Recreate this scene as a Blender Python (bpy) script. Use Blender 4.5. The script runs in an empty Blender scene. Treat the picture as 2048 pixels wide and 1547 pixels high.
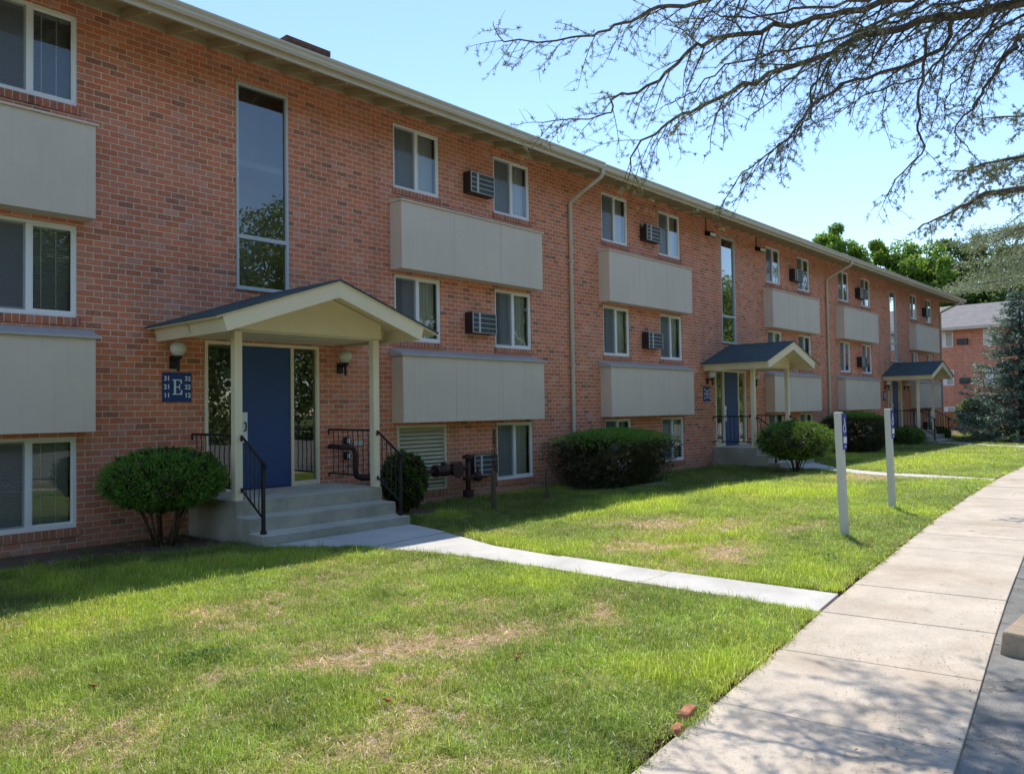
import bpy, math, random
import numpy as np
from mathutils import Vector, Matrix

# ------------------------------------------------------------------ camera, sky, sun, exposure
SC = bpy.context.scene
COL = SC.collection
cam_d = bpy.data.cameras.new("camera")
cam = bpy.data.objects.new("camera", cam_d); COL.objects.link(cam); SC.camera = cam
FPX, YAW, PITCH, ROLL = 1590.0, 0.732953, 0.028573, -0.01463
fwd = Vector((math.cos(YAW)*math.cos(PITCH), math.sin(YAW)*math.cos(PITCH), math.sin(PITCH)))
r0 = Vector((math.sin(YAW), -math.cos(YAW), 0)); u0 = r0.cross(fwd)
rt = math.cos(ROLL)*r0 + math.sin(ROLL)*u0
up = -math.sin(ROLL)*r0 + math.cos(ROLL)*u0
CAM = Vector((0, -10.733, 1.655))
M = Matrix((rt, up, -fwd)).transposed().to_4x4(); M.translation = CAM
cam.matrix_world = M
cam_d.sensor_width = 36.0; cam_d.lens = FPX/2048*36.0
cam_d.clip_start = 0.05; cam_d.clip_end = 3000

SUNV = Vector((0.70, 0.525, 1.574)).normalized()
SUN_EL = math.asin(SUNV.z); SUN_AZ = math.atan2(SUNV.x, SUNV.y)
wld = bpy.data.worlds.new("World"); SC.world = wld; wld.use_nodes = True
wn = wld.node_tree
sky = wn.nodes.new("ShaderNodeTexSky"); sky.sky_type = 'NISHITA'; sky.sun_disc = False
sky.sun_elevation = SUN_EL; sky.sun_rotation = SUN_AZ
sky.air_density = 1.0; sky.dust_density = 0.05; sky.ozone_density = 3.0
bg = wn.nodes["Background"]; bg.inputs[1].default_value = 0.132
wn.links.new(sky.outputs[0], bg.inputs[0])
sun_d = bpy.data.lights.new("sun", 'SUN'); sun_d.energy = 2.85; sun_d.angle = math.radians(0.5)
sun_d.color = (1.0, 0.945, 0.86)
sun = bpy.data.objects.new("sun", sun_d); COL.objects.link(sun)
sun.rotation_euler = SUNV.to_track_quat('Z', 'Y').to_euler(); sun.location = (0, 0, 40)
SC.view_settings.view_transform = 'Standard'; SC.view_settings.look = 'None'
SC.view_settings.exposure = 0.97; SC.view_settings.gamma = 1.0
SC.cycles.max_bounces = 8; SC.cycles.transparent_max_bounces = 16
try:
    SC.cycles.use_denoising = True
except Exception:
    pass

# ------------------------------------------------------------------ helpers
rng = np.random.default_rng(7)
random.seed(7)

class MB:
    """collects geometry in world metres, builds ONE mesh object"""
    def __init__(s): s.v = []; s.f = []; s.mi = []
    def poly(s, pts, m=0):
        b = len(s.v); s.v += [tuple(p) for p in pts]; s.f.append(tuple(range(b, b+len(pts)))); s.mi.append(m)
    def box(s, x0, x1, y0, y1, z0, z1, m=0):
        if x0 > x1: x0, x1 = x1, x0
        if y0 > y1: y0, y1 = y1, y0
        if z0 > z1: z0, z1 = z1, z0
        s.hexa([(x0,y0,z0),(x1,y0,z0),(x1,y1,z0),(x0,y1,z0),(x0,y0,z1),(x1,y0,z1),(x1,y1,z1),(x0,y1,z1)], m)
    def hexa(s, p, m=0):
        b = len(s.v); s.v += [tuple(q) for q in p]
        for q in ((0,3,2,1),(4,5,6,7),(0,1,5,4),(1,2,6,5),(2,3,7,6),(3,0,4,7)):
            s.f.append(tuple(b+i for i in q)); s.mi.append(m)
    def prism(s, prof, axis, a0, a1, m=0):
        """closed 2-D profile extruded along axis: 'x' profile=(y,z); 'y' profile=(x,z); 'z' profile=(x,y)"""
        def P(c, a):
            return {'x': (a, c[0], c[1]), 'y': (c[0], a, c[1]), 'z': (c[0], c[1], a)}[axis]
        n = len(prof); b = len(s.v)
        s.v += [P(c, a0) for c in prof] + [P(c, a1) for c in prof]
        s.f.append(tuple(range(b, b+n))); s.f.append(tuple(range(b+2*n-1, b+n-1, -1))); s.mi += [m, m]
        for i in range(n):
            j = (i+1) % n
            s.f.append((b+j, b+i, b+n+i, b+n+j)); s.mi.append(m)
    def tube(s, path, r, n=8, m=0, cap=True):
        P = [Vector(p) for p in path]; k = len(P)
        R = r if hasattr(r, '__len__') else [r]*k
        ref = None; rings = []
        for i in range(k):
            t = (P[min(i+1, k-1)]-P[max(i-1, 0)])
            if t.length < 1e-9: t = Vector((0,0,1))
            t.normalize()
            if ref is None:
                ref = t.orthogonal().normalized()
            a = (ref - t*ref.dot(t))
            a = a.normalized() if a.length > 1e-6 else t.orthogonal().normalized()
            ref = a; b_ = t.cross(a)
            base = len(s.v)
            for q in range(n):
                w = 2*math.pi*q/n
                s.v.append(tuple(P[i]+(a*math.cos(w)+b_*math.sin(w))*R[i]))
            rings.append(base)
        for i in range(k-1):
            for q in range(n):
                q2 = (q+1) % n
                s.f.append((rings[i]+q, rings[i]+q2, rings[i+1]+q2, rings[i+1]+q)); s.mi.append(m)
        if cap:
            s.f.append(tuple(rings[0]+q for q in range(n-1, -1, -1))); s.mi.append(m)
            s.f.append(tuple(rings[-1]+q for q in range(n))); s.mi.append(m)
    def lathe(s, prof, c, n=16, m=0, axis='z'):
        """profile (radius, height) turned about an axis through c"""
        rings = []
        for (r, h) in prof:
            base = len(s.v)
            for q in range(n):
                w = 2*math.pi*q/n; a, b = r*math.cos(w), r*math.sin(w)
                d = {'z': (a, b, h), 'x': (h, a, b), 'y': (b, h, a)}[axis]
                s.v.append((c[0]+d[0], c[1]+d[1], c[2]+d[2]))
            rings.append(base)
        for i in range(len(prof)-1):
            for q in range(n):
                q2 = (q+1) % n
                s.f.append((rings[i]+q, rings[i]+q2, rings[i+1]+q2, rings[i+1]+q)); s.mi.append(m)
        s.f.append(tuple(rings[0]+q for q in range(n-1, -1, -1))); s.mi.append(m)
        s.f.append(tuple(rings[-1]+q for q in range(n))); s.mi.append(m)
    def build(s, name, mats, parent=None, smooth=False, bevel=0.0):
        me = bpy.data.meshes.new(name)
        o_ = org(parent)
        me.from_pydata([(x-o_[0], y-o_[1], z-o_[2]) for x, y, z in s.v], [], s.f)
        if not isinstance(mats, (list, tuple)): mats = [mats]
        for m in mats: me.materials.append(m)
        if len(mats) > 1: me.polygons.foreach_set('material_index', s.mi)
        if smooth: me.polygons.foreach_set('use_smooth', [True]*len(s.f))
        me.update()
        o = bpy.data.objects.new(name, me); COL.objects.link(o)
        if parent is not None: o.parent = parent
        if bevel:
            b = o.modifiers.new('bevel', 'BEVEL'); b.width = bevel; b.segments = 2; b.limit_method = 'ANGLE'
        return o

def org(o):
    v = Vector((0, 0, 0))
    while o is not None: v = v + o.location; o = o.parent
    return v

def tag(o, label=None, cat=None, group=None, kind=None):
    if label: o['label'] = label
    if cat: o['category'] = cat
    if group: o['group'] = group
    if kind: o['kind'] = kind
    return o

def thing(name, loc, label, cat, group=None):
    o = bpy.data.objects.new(name, None); COL.objects.link(o); o.location = loc
    o.empty_display_size = 0.2
    return tag(o, label, cat, group)

def copy_tree(o, loc, label=None):
    c = o.copy(); COL.objects.link(c); c.location = loc
    if label: c['label'] = label
    for ch in list(o.children):
        d = ch.copy(); COL.objects.link(d); d.parent = c
        for g in list(ch.children):
            e = g.copy(); COL.objects.link(e); e.parent = d
    return c

def np_mesh(name, verts, faces, mat, parent=None, rnd=None, smooth=False, vcol=None):
    """numpy mesh: verts (N,3) world, faces (M,k)"""
    me = bpy.data.meshes.new(name)
    v = np.asarray(verts, dtype=np.float32) - np.array(org(parent), dtype=np.float32)
    f = np.asarray(faces, dtype=np.int32); k = f.shape[1]
    me.vertices.add(len(v)); me.vertices.foreach_set('co', v.ravel())
    me.loops.add(f.size); me.loops.foreach_set('vertex_index', f.ravel())
    me.polygons.add(len(f)); me.polygons.foreach_set('loop_start', np.arange(0, f.size, k, dtype=np.int32))
    me.polygons.foreach_set('loop_total', np.full(len(f), k, dtype=np.int32))
    if rnd is not None:
        a = me.attributes.new('rnd', 'FLOAT', 'FACE'); a.data.foreach_set('value', np.asarray(rnd, dtype=np.float32))
    if vcol is not None:
        a = me.attributes.new('tint', 'FLOAT_COLOR', 'POINT'); a.data.foreach_set('color', np.asarray(vcol, dtype=np.float32).ravel())
    me.materials.append(mat)
    if smooth: me.polygons.foreach_set('use_smooth', np.ones(len(f), dtype=bool))
    me.update(calc_edges=True); me.validate()
    o = bpy.data.objects.new(name, me); COL.objects.link(o)
    if parent is not None: o.parent = parent
    return o

def unit(a): return a/np.maximum(np.linalg.norm(a, axis=1, keepdims=True), 1e-9)

def leaf_geo(p, d, nrm, L, W):
    """diamond leaves: base p, direction d, blade normal nrm, lengths L, widths W"""
    d = unit(d); s = unit(np.cross(d, nrm)); n = len(p)
    L = np.broadcast_to(L, (n,))[:, None]; W = np.broadcast_to(W, (n,))[:, None]
    v = np.stack([p, p+d*L*0.5+s*W*0.5, p+d*L, p+d*L*0.5-s*W*0.5], 1).reshape(-1, 3)
    f = np.arange(4*n).reshape(n, 4)
    return v, f

def vnoise(x, y, seed=0):
    xi = np.floor(x).astype(np.int64); yi = np.floor(y).astype(np.int64); fx = x-xi; fy = y-yi
    fx = fx*fx*(3-2*fx); fy = fy*fy*(3-2*fy)
    def h(a, b):
        n = (a*374761393 + b*668265263 + seed*1442695041) & 0x7fffffff
        n = ((n ^ (n >> 13))*1274126177) & 0x7fffffff
        return ((n ^ (n >> 16)) & 0xffff)/65535.0
    return (h(xi, yi)*(1-fx)+h(xi+1, yi)*fx)*(1-fy) + (h(xi, yi+1)*(1-fx)+h(xi+1, yi+1)*fx)*fy
def fbm(x, y, seed=0, o=4):
    s = 0; a = 0.5; t = 0
    for i in range(o):
        s = s + a*vnoise(x*2**i, y*2**i, seed+i*17); t += a; a *= 0.5
    return s/t

# ------------------------------------------------------------------ materials
def srgb(r, g, b):
    f = lambda c: (c/255/12.92) if c/255 <= 0.04045 else ((c/255+0.055)/1.055)**2.4
    return (f(r), f(g), f(b), 1)

class NT:
    def __init__(s, name):
        s.m = bpy.data.materials.new(name); s.m.use_nodes = True; s.t = s.m.node_tree; s.t.nodes.clear()
        s.out = s.n('ShaderNodeOutputMaterial')
    def n(s, typ, **kw):
        x = s.t.nodes.new(typ)
        for k, v in kw.items(): setattr(x, k, v)
        return x
    def l(s, a, b): s.t.links.new(a, b)
    def put(s, sock, val):
        if hasattr(val, 'links') or isinstance(val, bpy.types.NodeSocket): s.l(val, sock)
        else: sock.default_value = val
    def math(s, op, a, b=None, c=None, clamp=False):
        x = s.n('ShaderNodeMath', operation=op); x.use_clamp = clamp
        s.put(x.inputs[0], a)
        if b is not None: s.put(x.inputs[1], b)
        if c is not None: s.put(x.inputs[2], c)
        return x.outputs[0]
    def mix(s, f, a, b, mode='MIX'):
        x = s.n('ShaderNodeMix', data_type='RGBA', blend_type=mode)
        s.put(x.inputs[0], f); s.put(x.inputs[6], a); s.put(x.inputs[7], b)
        return x.outputs[2]
    def noise(s, vec, scale, detail=4, rough=0.6):
        x = s.n('ShaderNodeTexNoise'); x.inputs['Scale'].default_value = scale
        x.inputs['Detail'].default_value = detail; x.inputs['Roughness'].default_value = rough
        if vec is not None: s.l(vec, x.inputs['Vector'])
        return x.outputs['Fac']
    def ramp(s, fac, stops, interp='LINEAR'):
        x = s.n('ShaderNodeValToRGB'); x.color_ramp.interpolation = interp
        e = x.color_ramp.elements
        while len(e) < len(stops): e.new(0.5)
        for i, (p, c) in enumerate(stops):
            e[i].position = p; e[i].color = c if hasattr(c, '__len__') else (c, c, c, 1)
        s.put(x.inputs[0], fac); return x.outputs[0]
    def pos(s): return s.n('ShaderNodeNewGeometry').outputs['Position']
    def bump(s, h, strength=0.3, dist=0.01):
        x = s.n('ShaderNodeBump'); x.inputs['Strength'].default_value = strength; x.inputs['Distance'].default_value = dist
        s.l(h, x.inputs['Height']); return x.outputs[0]
    def bsdf(s, col, rough=0.6, spec=0.4, metal=0.0, normal=None):
        x = s.n('ShaderNodeBsdfPrincipled'); s.put(x.inputs['Base Color'], col); s.put(x.inputs['Roughness'], rough)
        s.put(x.inputs['Specular IOR Level'], spec); s.put(x.inputs['Metallic'], metal)
        if normal is not None: s.l(normal, x.inputs['Normal'])
        return x.outputs[0]
    def done(s, sh): s.l(sh, s.out.inputs[0]); return s.m

def paint(name, c, rough=0.5, var=0.12, scale=3.0, spec=0.35, streak=0.0):
    t = NT(name); p = t.pos()
    n = t.noise(p, scale, 5); n2 = t.noise(p, scale*14, 3)
    f = t.math('ADD', t.math('MULTIPLY', n, 0.7), t.math('MULTIPLY', n2, 0.3))
    dark = tuple(v*(1-var) for v in c[:3])+(1,); lite = tuple(min(1, v*(1+var*0.8)) for v in c[:3])+(1,)
    col = t.ramp(f, [(0.3, dark), (0.7, lite)])
    if streak:
        mp = t.n('ShaderNodeMapping'); t.l(p, mp.inputs[0]); mp.inputs['Scale'].default_value = (9, 9, 0.35)
        sn = t.noise(mp.outputs[0], 1.0, 5)
        col = t.mix(t.math('MULTIPLY', t.ramp(sn, [(0.52, 0.0), (0.75, 1.0)]), streak), col, tuple(v*0.62 for v in c[:3])+(1,))
    return t.done(t.bsdf(col, rough, spec, normal=t.bump(n2, 0.12, 0.004)))

def brick_mat(name, vertical=False, lighten=1.0):
    t = NT(name); p = t.pos()
    sx = t.n('ShaderNodeSeparateXYZ'); t.l(p, sx.inputs[0])
    u = t.math('ADD', sx.outputs[0], sx.outputs[1]); z = sx.outputs[2]
    if vertical:      # rowlock course: bricks stand side by side
        uu = t.math('DIVIDE', u, 0.0813); fu = t.math('FRACT', uu); iu = t.math('FLOOR', uu)
        iz = t.math('FLOOR', t.math('DIVIDE', z, 0.4)); du = t.math('MULTIPLY', t.math('MINIMUM', fu, t.math('SUBTRACT', 1.0, fu)), 0.0813)
        edge = du
    else:
        wob = t.math('MULTIPLY', t.math('SUBTRACT', t.noise(p, 1.3, 2), 0.5), 0.012)
        zz = t.math('DIVIDE', t.math('ADD', z, wob), 0.0813); iz = t.math('FLOOR', zz); fz = t.math('FRACT', zz)
        off = t.math('MULTIPLY', t.math('FLOORED_MODULO', iz, 2.0), 0.5)
        wr = t.n('ShaderNodeTexWhiteNoise', noise_dimensions='1D'); t.l(iz, wr.inputs['W'])
        off = t.math('ADD', off, t.math('MULTIPLY', wr.outputs[0], 0.08))
        uu = t.math('ADD', t.math('DIVIDE', u, 0.2032), off); iu = t.math('FLOOR', uu); fu = t.math('FRACT', uu)
        dx = t.math('MULTIPLY', t.math('MINIMUM', fu, t.math('SUBTRACT', 1.0, fu)), 0.2032)
        dz = t.math('MULTIPLY', t.math('MINIMUM', fz, t.math('SUBTRACT', 1.0, fz)), 0.0813)
        edge = t.math('MINIMUM', dx, dz)
    jit = t.math('MULTIPLY', t.math('SUBTRACT', t.noise(p, 60, 3), 0.5), 0.0045)
    edge = t.math('ADD', edge, jit)
    mort = t.n('ShaderNodeMapRange', interpolation_type='SMOOTHSTEP'); t.l(edge, mort.inputs[0])
    mort.inputs[1].default_value = 0.0032; mort.inputs[2].default_value = 0.0066; mort.inputs[3].default_value = 1; mort.inputs[4].default_value = 0
    cv = t.n('ShaderNodeCombineXYZ'); t.l(iu, cv.inputs[0]); t.l(iz, cv.inputs[1])
    wn_ = t.n('ShaderNodeTexWhiteNoise', noise_dimensions='2D'); t.l(cv.outputs[0], wn_.inputs['Vector'])
    k = lighten
    S = lambda r, g, b: tuple(v*k*t_ for v, t_ in zip(srgb(r, g, b)[:3], (0.96, 0.98, 0.91)))+(1,)
    bf = t.math('ADD', wn_.outputs[0], t.math('MULTIPLY', t.math('SUBTRACT', t.noise(p, 0.9, 4, 0.7), 0.5), 0.35), clamp=True)
    col = t.ramp(bf, [(0.0, S(112, 70, 60)), (0.05, S(134, 76, 58)), (0.09, S(160, 88, 64)), (0.28, S(178, 98, 70)),
                                  (0.42, S(172, 90, 60)), (0.56, S(186, 108, 80)), (0.70, S(168, 104, 86)), (0.82, S(182, 96, 62)),
                                  (0.93, S(176, 120, 108)), (1.0, S(150, 88, 68))])
    w2 = t.n('ShaderNodeTexWhiteNoise', noise_dimensions='3D'); cv2 = t.n('ShaderNodeCombineXYZ'); t.l(iu, cv2.inputs[0]); t.l(iz, cv2.inputs[1]); cv2.inputs[2].default_value = 3.7; t.l(cv2.outputs[0], w2.inputs['Vector'])
    col = t.mix(1.0, col, t.ramp(w2.outputs[0], [(0, (0.80, 0.82, 0.86, 1)), (0.5, (1, 1, 1, 1)), (1, (1.12, 1.14, 1.18, 1))]), 'MULTIPLY')
    n1 = t.noise(p, 24, 5, 0.7); n2 = t.noise(p, 0.55, 4); n3 = t.noise(p, 170, 2)
    col = t.mix(t.ramp(n1, [(0.35, 0.0), (0.75, 0.55)]), col, S(190, 134, 116))
    col = t.mix(t.ramp(n3, [(0.30, 0.30), (0.5, 0.0)]), col, S(96, 52, 44))
    col = t.mix(t.ramp(n2, [(0.42, 0.0), (0.72, 0.30)]), col, S(172, 118, 106))
    # grime: splash zone near the ground
    gz = t.n('ShaderNodeMapRange'); t.l(t.math('ADD', z, t.math('MULTIPLY', t.noise(p, 3, 4), 0.5)), gz.inputs[0])
    gz.inputs[1].default_value = 0.30; gz.inputs[2].default_value = 0.75; gz.inputs[3].default_value = 0.42; gz.inputs[4].default_value = 0
    mc = t.mix(t.noise(p, 9, 4), S(158, 146, 132), S(206, 192, 174))
    mp = t.n('ShaderNodeMapping'); t.l(p, mp.inputs[0]); mp.inputs['Scale'].default_value = (2.2, 2.2, 0.22)
    st = t.ramp(t.noise(mp.outputs[0], 1.0, 5), [(0.50, 0.0), (0.74, 0.38)])
    col = t.mix(st, col, S(124, 78, 64)); mc = t.mix(st, mc, S(150, 132, 116))
    col = t.mix(mort.outputs[0], col, mc)
    col = t.mix(gz.outputs[0], col, S(120, 104, 92))
    h = t.math('SUBTRACT', t.math('MULTIPLY', n1, 0.25), mort.outputs[0])
    return t.done(t.bsdf(col, 0.88, 0.2, normal=t.bump(h, 0.55, 0.006)))

def concrete(name, c, var=0.16, stain=0.0, stainc=None, rough=0.85, speck=0.5, cracks=0.0):
    t = NT(name); p = t.pos()
    a = t.noise(p, 1.7, 6, 0.65); b = t.noise(p, 38, 4, 0.7); d = t.noise(p, 240, 2)
    f = t.math('ADD', t.math('MULTIPLY', a, 0.55), t.math('ADD', t.math('MULTIPLY', b, 0.25), t.math('MULTIPLY', d, 0.2)))
    dark = tuple(v*(1-var*1.6) for v in c[:3])+(1,); lite = tuple(min(1, v*(1+var)) for v in c[:3])+(1,)
    col = t.ramp(f, [(0.33, dark), (0.66, lite)])
    vor = t.n('ShaderNodeTexVoronoi'); vor.inputs['Scale'].default_value = 130; t.l(p, vor.inputs['Vector'])
    sp = t.ramp(vor.outputs['Color'], [(0.10, speck), (0.2, 0.0)])
    col = t.mix(sp, col, tuple(v*0.5 for v in c[:3])+(1,))
    if stain:
        s = t.math('MULTIPLY', t.ramp(t.noise(p, 0.9, 6, 0.7), [(0.5, 0.0), (0.68, 1.0)]), stain)
        col = t.mix(s, col, stainc or tuple(v*0.55 for v in c[:3])+(1,))
    if cracks:
        nz = t.n('ShaderNodeTexNoise'); nz.inputs['Scale'].default_value = 3.0; nz.inputs['Detail'].default_value = 6; t.l(p, nz.inputs['Vector'])
        va = t.n('ShaderNodeVectorMath', operation='MULTIPLY_ADD'); t.l(nz.outputs['Color'], va.inputs[0]); va.inputs[1].default_value = (0.45, 0.45, 0); t.l(p, va.inputs[2])
        vo = t.n('ShaderNodeTexVoronoi', feature='DISTANCE_TO_EDGE'); vo.inputs['Scale'].default_value = 0.42; t.l(va.outputs[0], vo.inputs['Vector'])
        ck = t.math('MULTIPLY', t.ramp(vo.outputs['Distance'], [(0.0, 1.0), (0.0016, 0.8), (0.0032, 0.0)]), t.ramp(t.noise(p, 0.5, 2), [(0.50, 0.0), (0.58, cracks)]))
        col = t.mix(ck, col, (0.10, 0.075, 0.05, 1))
        dirt = t.math('MULTIPLY', t.ramp(t.noise(p, 7, 6, 0.75), [(0.60, 0.0), (0.72, 0.6)]), t.ramp(t.noise(p, 0.7, 3), [(0.4, 0.0), (0.6, 1.0)]))
        col = t.mix(dirt, col, (0.26, 0.16, 0.09, 1))
    h = t.math('ADD', t.math('MULTIPLY', b, 0.5), t.math('MULTIPLY', d, 0.5))
    return t.done(t.bsdf(col, rough, 0.25, normal=t.bump(h, 0.35, 0.004)))

def leaf_mat(name, stops, trans=0.35, rough=0.55, spec=0.3):
    t = NT(name)
    a = t.n('ShaderNodeAttribute', attribute_name='rnd'); col = t.ramp(a.outputs['Fac'], stops)
    b = t.bsdf(col, rough, spec)
    tr = t.n('ShaderNodeBsdfTranslucent'); t.l(t.mix(0.5, col, (0.30, 0.42, 0.04, 1), 'MIX'), tr.inputs[0])
    mx = t.n('ShaderNodeMixShader'); mx.inputs[0].default_value = trans; t.l(b, mx.inputs[1]); t.l(tr.outputs[0], mx.inputs[2])
    return t.done(mx.outputs[0])

def bark_mat(name, c):
    t = NT(name); p = t.pos()
    n = t.noise(p, 22, 6, 0.7)
    col = t.ramp(n, [(0.3, tuple(v*0.5 for v in c[:3])+(1,)), (0.7, tuple(v*1.35 for v in c[:3])+(1,))])
    return t.done(t.bsdf(col, 0.9, 0.15, normal=t.bump(n, 0.6, 0.02)))

def glass_mat(name, tint=(0.86, 0.9, 0.88, 1), refl=2.2):
    t = NT(name)
    fr = t.n('ShaderNodeFresnel'); fr.inputs[0].default_value = 1.5
    f = t.math('MINIMUM', t.math('MULTIPLY', fr.outputs[0], refl), 1.0)
    wob = t.bump(t.noise(t.pos(), 1.1, 2), 0.05, 0.02)
    g = t.n('ShaderNodeBsdfGlossy'); g.inputs['Roughness'].default_value = 0.0; t.l(wob, g.inputs['Normal'])
    tr = t.n('ShaderNodeBsdfTransparent'); tr.inputs[0].default_value = tint
    mx = t.n('ShaderNodeMixShader'); t.l(f, mx.inputs[0]); t.l(tr.outputs[0], mx.inputs[1]); t.l(g.outputs[0], mx.inputs[2])
    return t.done(mx.outputs[0])

def screen_mat(name):
    t = NT(name)
    d = t.n('ShaderNodeBsdfDiffuse'); d.inputs[0].default_value = (0.20, 0.21, 0.23, 1)
    tr = t.n('ShaderNodeBsdfTransparent')
    mx = t.n('ShaderNodeMixShader'); mx.inputs[0].default_value = 0.5
    t.l(tr.outputs[0], mx.inputs[1]); t.l(d.outputs[0], mx.inputs[2]); return t.done(mx.outputs[0])

def shingle_mat(name, c1, c2):
    t = NT(name); p = t.pos()
    bt = t.n('ShaderNodeTexBrick'); bt.inputs['Scale'].default_value = 1.0
    sx = t.n('ShaderNodeSeparateXYZ'); t.l(p, sx.inputs[0])
    cv = t.n('ShaderNodeCombineXYZ'); t.l(sx.outputs[1], cv.inputs[0]); t.l(sx.outputs[0], cv.inputs[1])
    t.l(cv.outputs[0], bt.inputs['Vector'])
    bt.inputs['Brick Width'].default_value = 0.3; bt.inputs['Row Height'].default_value = 0.14; bt.inputs['Mortar Size'].default_value = 0.006
    bt.inputs['Color1'].default_value = c1; bt.inputs['Color2'].default_value = c2; bt.inputs['Mortar'].default_value = tuple(v*0.45 for v in c1[:3])+(1,)
    n = t.noise(p, 2.2, 5, 0.7); n2 = t.noise(p, 160, 2)
    col = t.mix(t.ramp(n, [(0.4, 0.0), (0.68, 0.55)]), bt.outputs['Color'], (0.10, 0.14, 0.15, 1))
    col = t.mix(t.ramp(n2, [(0.4, 0.4), (0.6, 0.0)]), col, tuple(v*0.5 for v in c1[:3])+(1,))
    return t.done(t.bsdf(col, 0.9, 0.2, normal=t.bump(t.math('ADD', n2, bt.outputs['Fac']), 0.5, 0.006)))

BRICK = brick_mat('red_brick', lighten=1.62); ROWLOCK = brick_mat('rowlock_brick', vertical=True, lighten=1.25)
FARBRICK = BRICK
TAUPE = paint('taupe_panel_paint', (0.71, 0.60, 0.495, 1), 0.6, 0.07, 1.1, streak=0.2)
TAUPE_D = paint('taupe_trim_paint', (0.50, 0.42, 0.28, 1), 0.6, 0.10, 2.5, streak=0.2)
CREAM = paint('cream_trim_paint', (0.84, 0.725, 0.52, 1), 0.55, 0.07, 2.5, streak=0.12)
GUTTER = paint('taupe_gutter_metal', (0.60, 0.525, 0.41, 1), 0.4, 0.06, 2.0)
VINYL = paint('white_vinyl', (0.86, 0.86, 0.84, 1), 0.35, 0.04, 4)
ALU = paint('pale_aluminium', (0.55, 0.58, 0.57, 1), 0.35, 0.06, 5)
SLAT = paint('blind_slat', (0.80, 0.80, 0.76, 1), 0.5, 0.04, 4)
CURTAIN = paint('pale_curtain', (0.78, 0.77, 0.72, 1), 0.8, 0.06, 3)
ROOM = paint('dark_room', (0.50, 0.47, 0.41, 1), 0.9, 0.2, 1)
FLASH = paint('grey_flashing', (0.48, 0.46, 0.44, 1), 0.45, 0.08, 3)
BLUE = paint('blue_door_paint', srgb(54, 78, 124), 0.45, 0.06, 3)
SIGNBLUE = paint('blue_sign_face', srgb(34, 64, 124), 0.4, 0.05, 3)
BADGE = paint('blue_access_plate', srgb(46, 52, 160), 0.4, 0.05, 6)
WHITE = paint('white_lettering', (0.80, 0.82, 0.84, 1), 0.5, 0.03, 5)
STEEL = paint('brushed_steel', (0.62, 0.62, 0.60, 1), 0.35, 0.06, 9, spec=0.6)
IRON = paint('black_iron', (0.018, 0.018, 0.02, 1), 0.45, 0.3, 9)
BROWN = paint('dark_brown_sleeve', (0.035, 0.022, 0.020, 1), 0.5, 0.2, 6)
GRILLE = paint('dark_grille', (0.06, 0.068, 0.07, 1), 0.5, 0.2, 7)
GRILLEBAR = paint('grille_bar', (0.50, 0.51, 0.50, 1), 0.4, 0.08, 6)
PIPE = paint('rusty_pipe_paint', (0.065, 0.025, 0.022, 1), 0.6, 0.45, 11)
GLOBE = paint('milky_globe', (0.72, 0.71, 0.62, 1), 0.25, 0.05, 6, spec=0.5)
POST = paint('weathered_post', (0.10, 0.075, 0.05, 1), 0.8, 0.3, 10)
POSTW = paint('offwhite_sign_post', (0.66, 0.65, 0.60, 1), 0.5, 0.06, 4, streak=0.15)
LOUVER = paint('beige_louver', (0.66, 0.60, 0.44, 1), 0.5, 0.08, 4)
FENCE = paint('orange_brown_fence', (0.30, 0.14, 0.06, 1), 0.8, 0.25, 5)
CONC = concrete('entry_concrete', (0.55, 0.525, 0.48, 1), 0.13, 0.35, speck=0.3)
STEPC = concrete('step_concrete', (0.41, 0.38, 0.305, 1), 0.24, 0.7, (0.24, 0.215, 0.155, 1), speck=0.3)
TREADC = concrete('worn_tread_concrete', (0.56, 0.525, 0.44, 1), 0.2, 0.5, (0.33, 0.30, 0.23, 1), speck=0.4)
WALKC = concrete('sidewalk_concrete', (0.53, 0.455, 0.365, 1), 0.2, 0.6, (0.36, 0.275, 0.19, 1), speck=0.75, cracks=0.8)
KERBC = concrete('kerb_concrete', (0.38, 0.30, 0.21, 1), 0.3, 0.6, (0.15, 0.115, 0.08, 1), speck=0.6)
GLASS = glass_mat('window_glass', refl=2.8); GLASS_D = glass_mat('stair_glass', (0.75, 0.8, 0.8, 1), 4.3)
SCREEN = screen_mat('insect_screen')
SHINGLE = shingle_mat('slate_shingle', (0.065, 0.098, 0.105, 1), (0.095, 0.13, 0.135, 1))
FARROOF = shingle_mat('far_shingle', (0.26, 0.23, 0.22, 1), (0.30, 0.27, 0.25, 1))
BARK = bark_mat('cedar_bark', (0.17, 0.135, 0.105, 1)); BARK2 = bark_mat('tree_bark', (0.11, 0.085, 0.065, 1))
YEWSTEM = bark_mat('yew_stem', (0.12, 0.075, 0.045, 1))
g_ = lambda r, g, b: (r, g, b, 1)
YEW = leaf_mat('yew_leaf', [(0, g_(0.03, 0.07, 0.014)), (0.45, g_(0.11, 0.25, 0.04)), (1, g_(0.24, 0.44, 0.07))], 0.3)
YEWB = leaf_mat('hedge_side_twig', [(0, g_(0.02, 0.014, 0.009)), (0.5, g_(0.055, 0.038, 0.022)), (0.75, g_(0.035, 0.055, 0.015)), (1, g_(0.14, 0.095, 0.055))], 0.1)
MAPLE = leaf_mat('maple_leaf', [(0, g_(0.08, 0.15, 0.028)), (0.5, g_(0.175, 0.31, 0.055)), (1, g_(0.34, 0.48, 0.09))], 0.6)
DARKLEAF = leaf_mat('dark_wood_leaf', [(0, g_(0.025, 0.055, 0.018)), (0.6, g_(0.07, 0.14, 0.035)), (1, g_(0.16, 0.26, 0.05))], 0.3)
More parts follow.
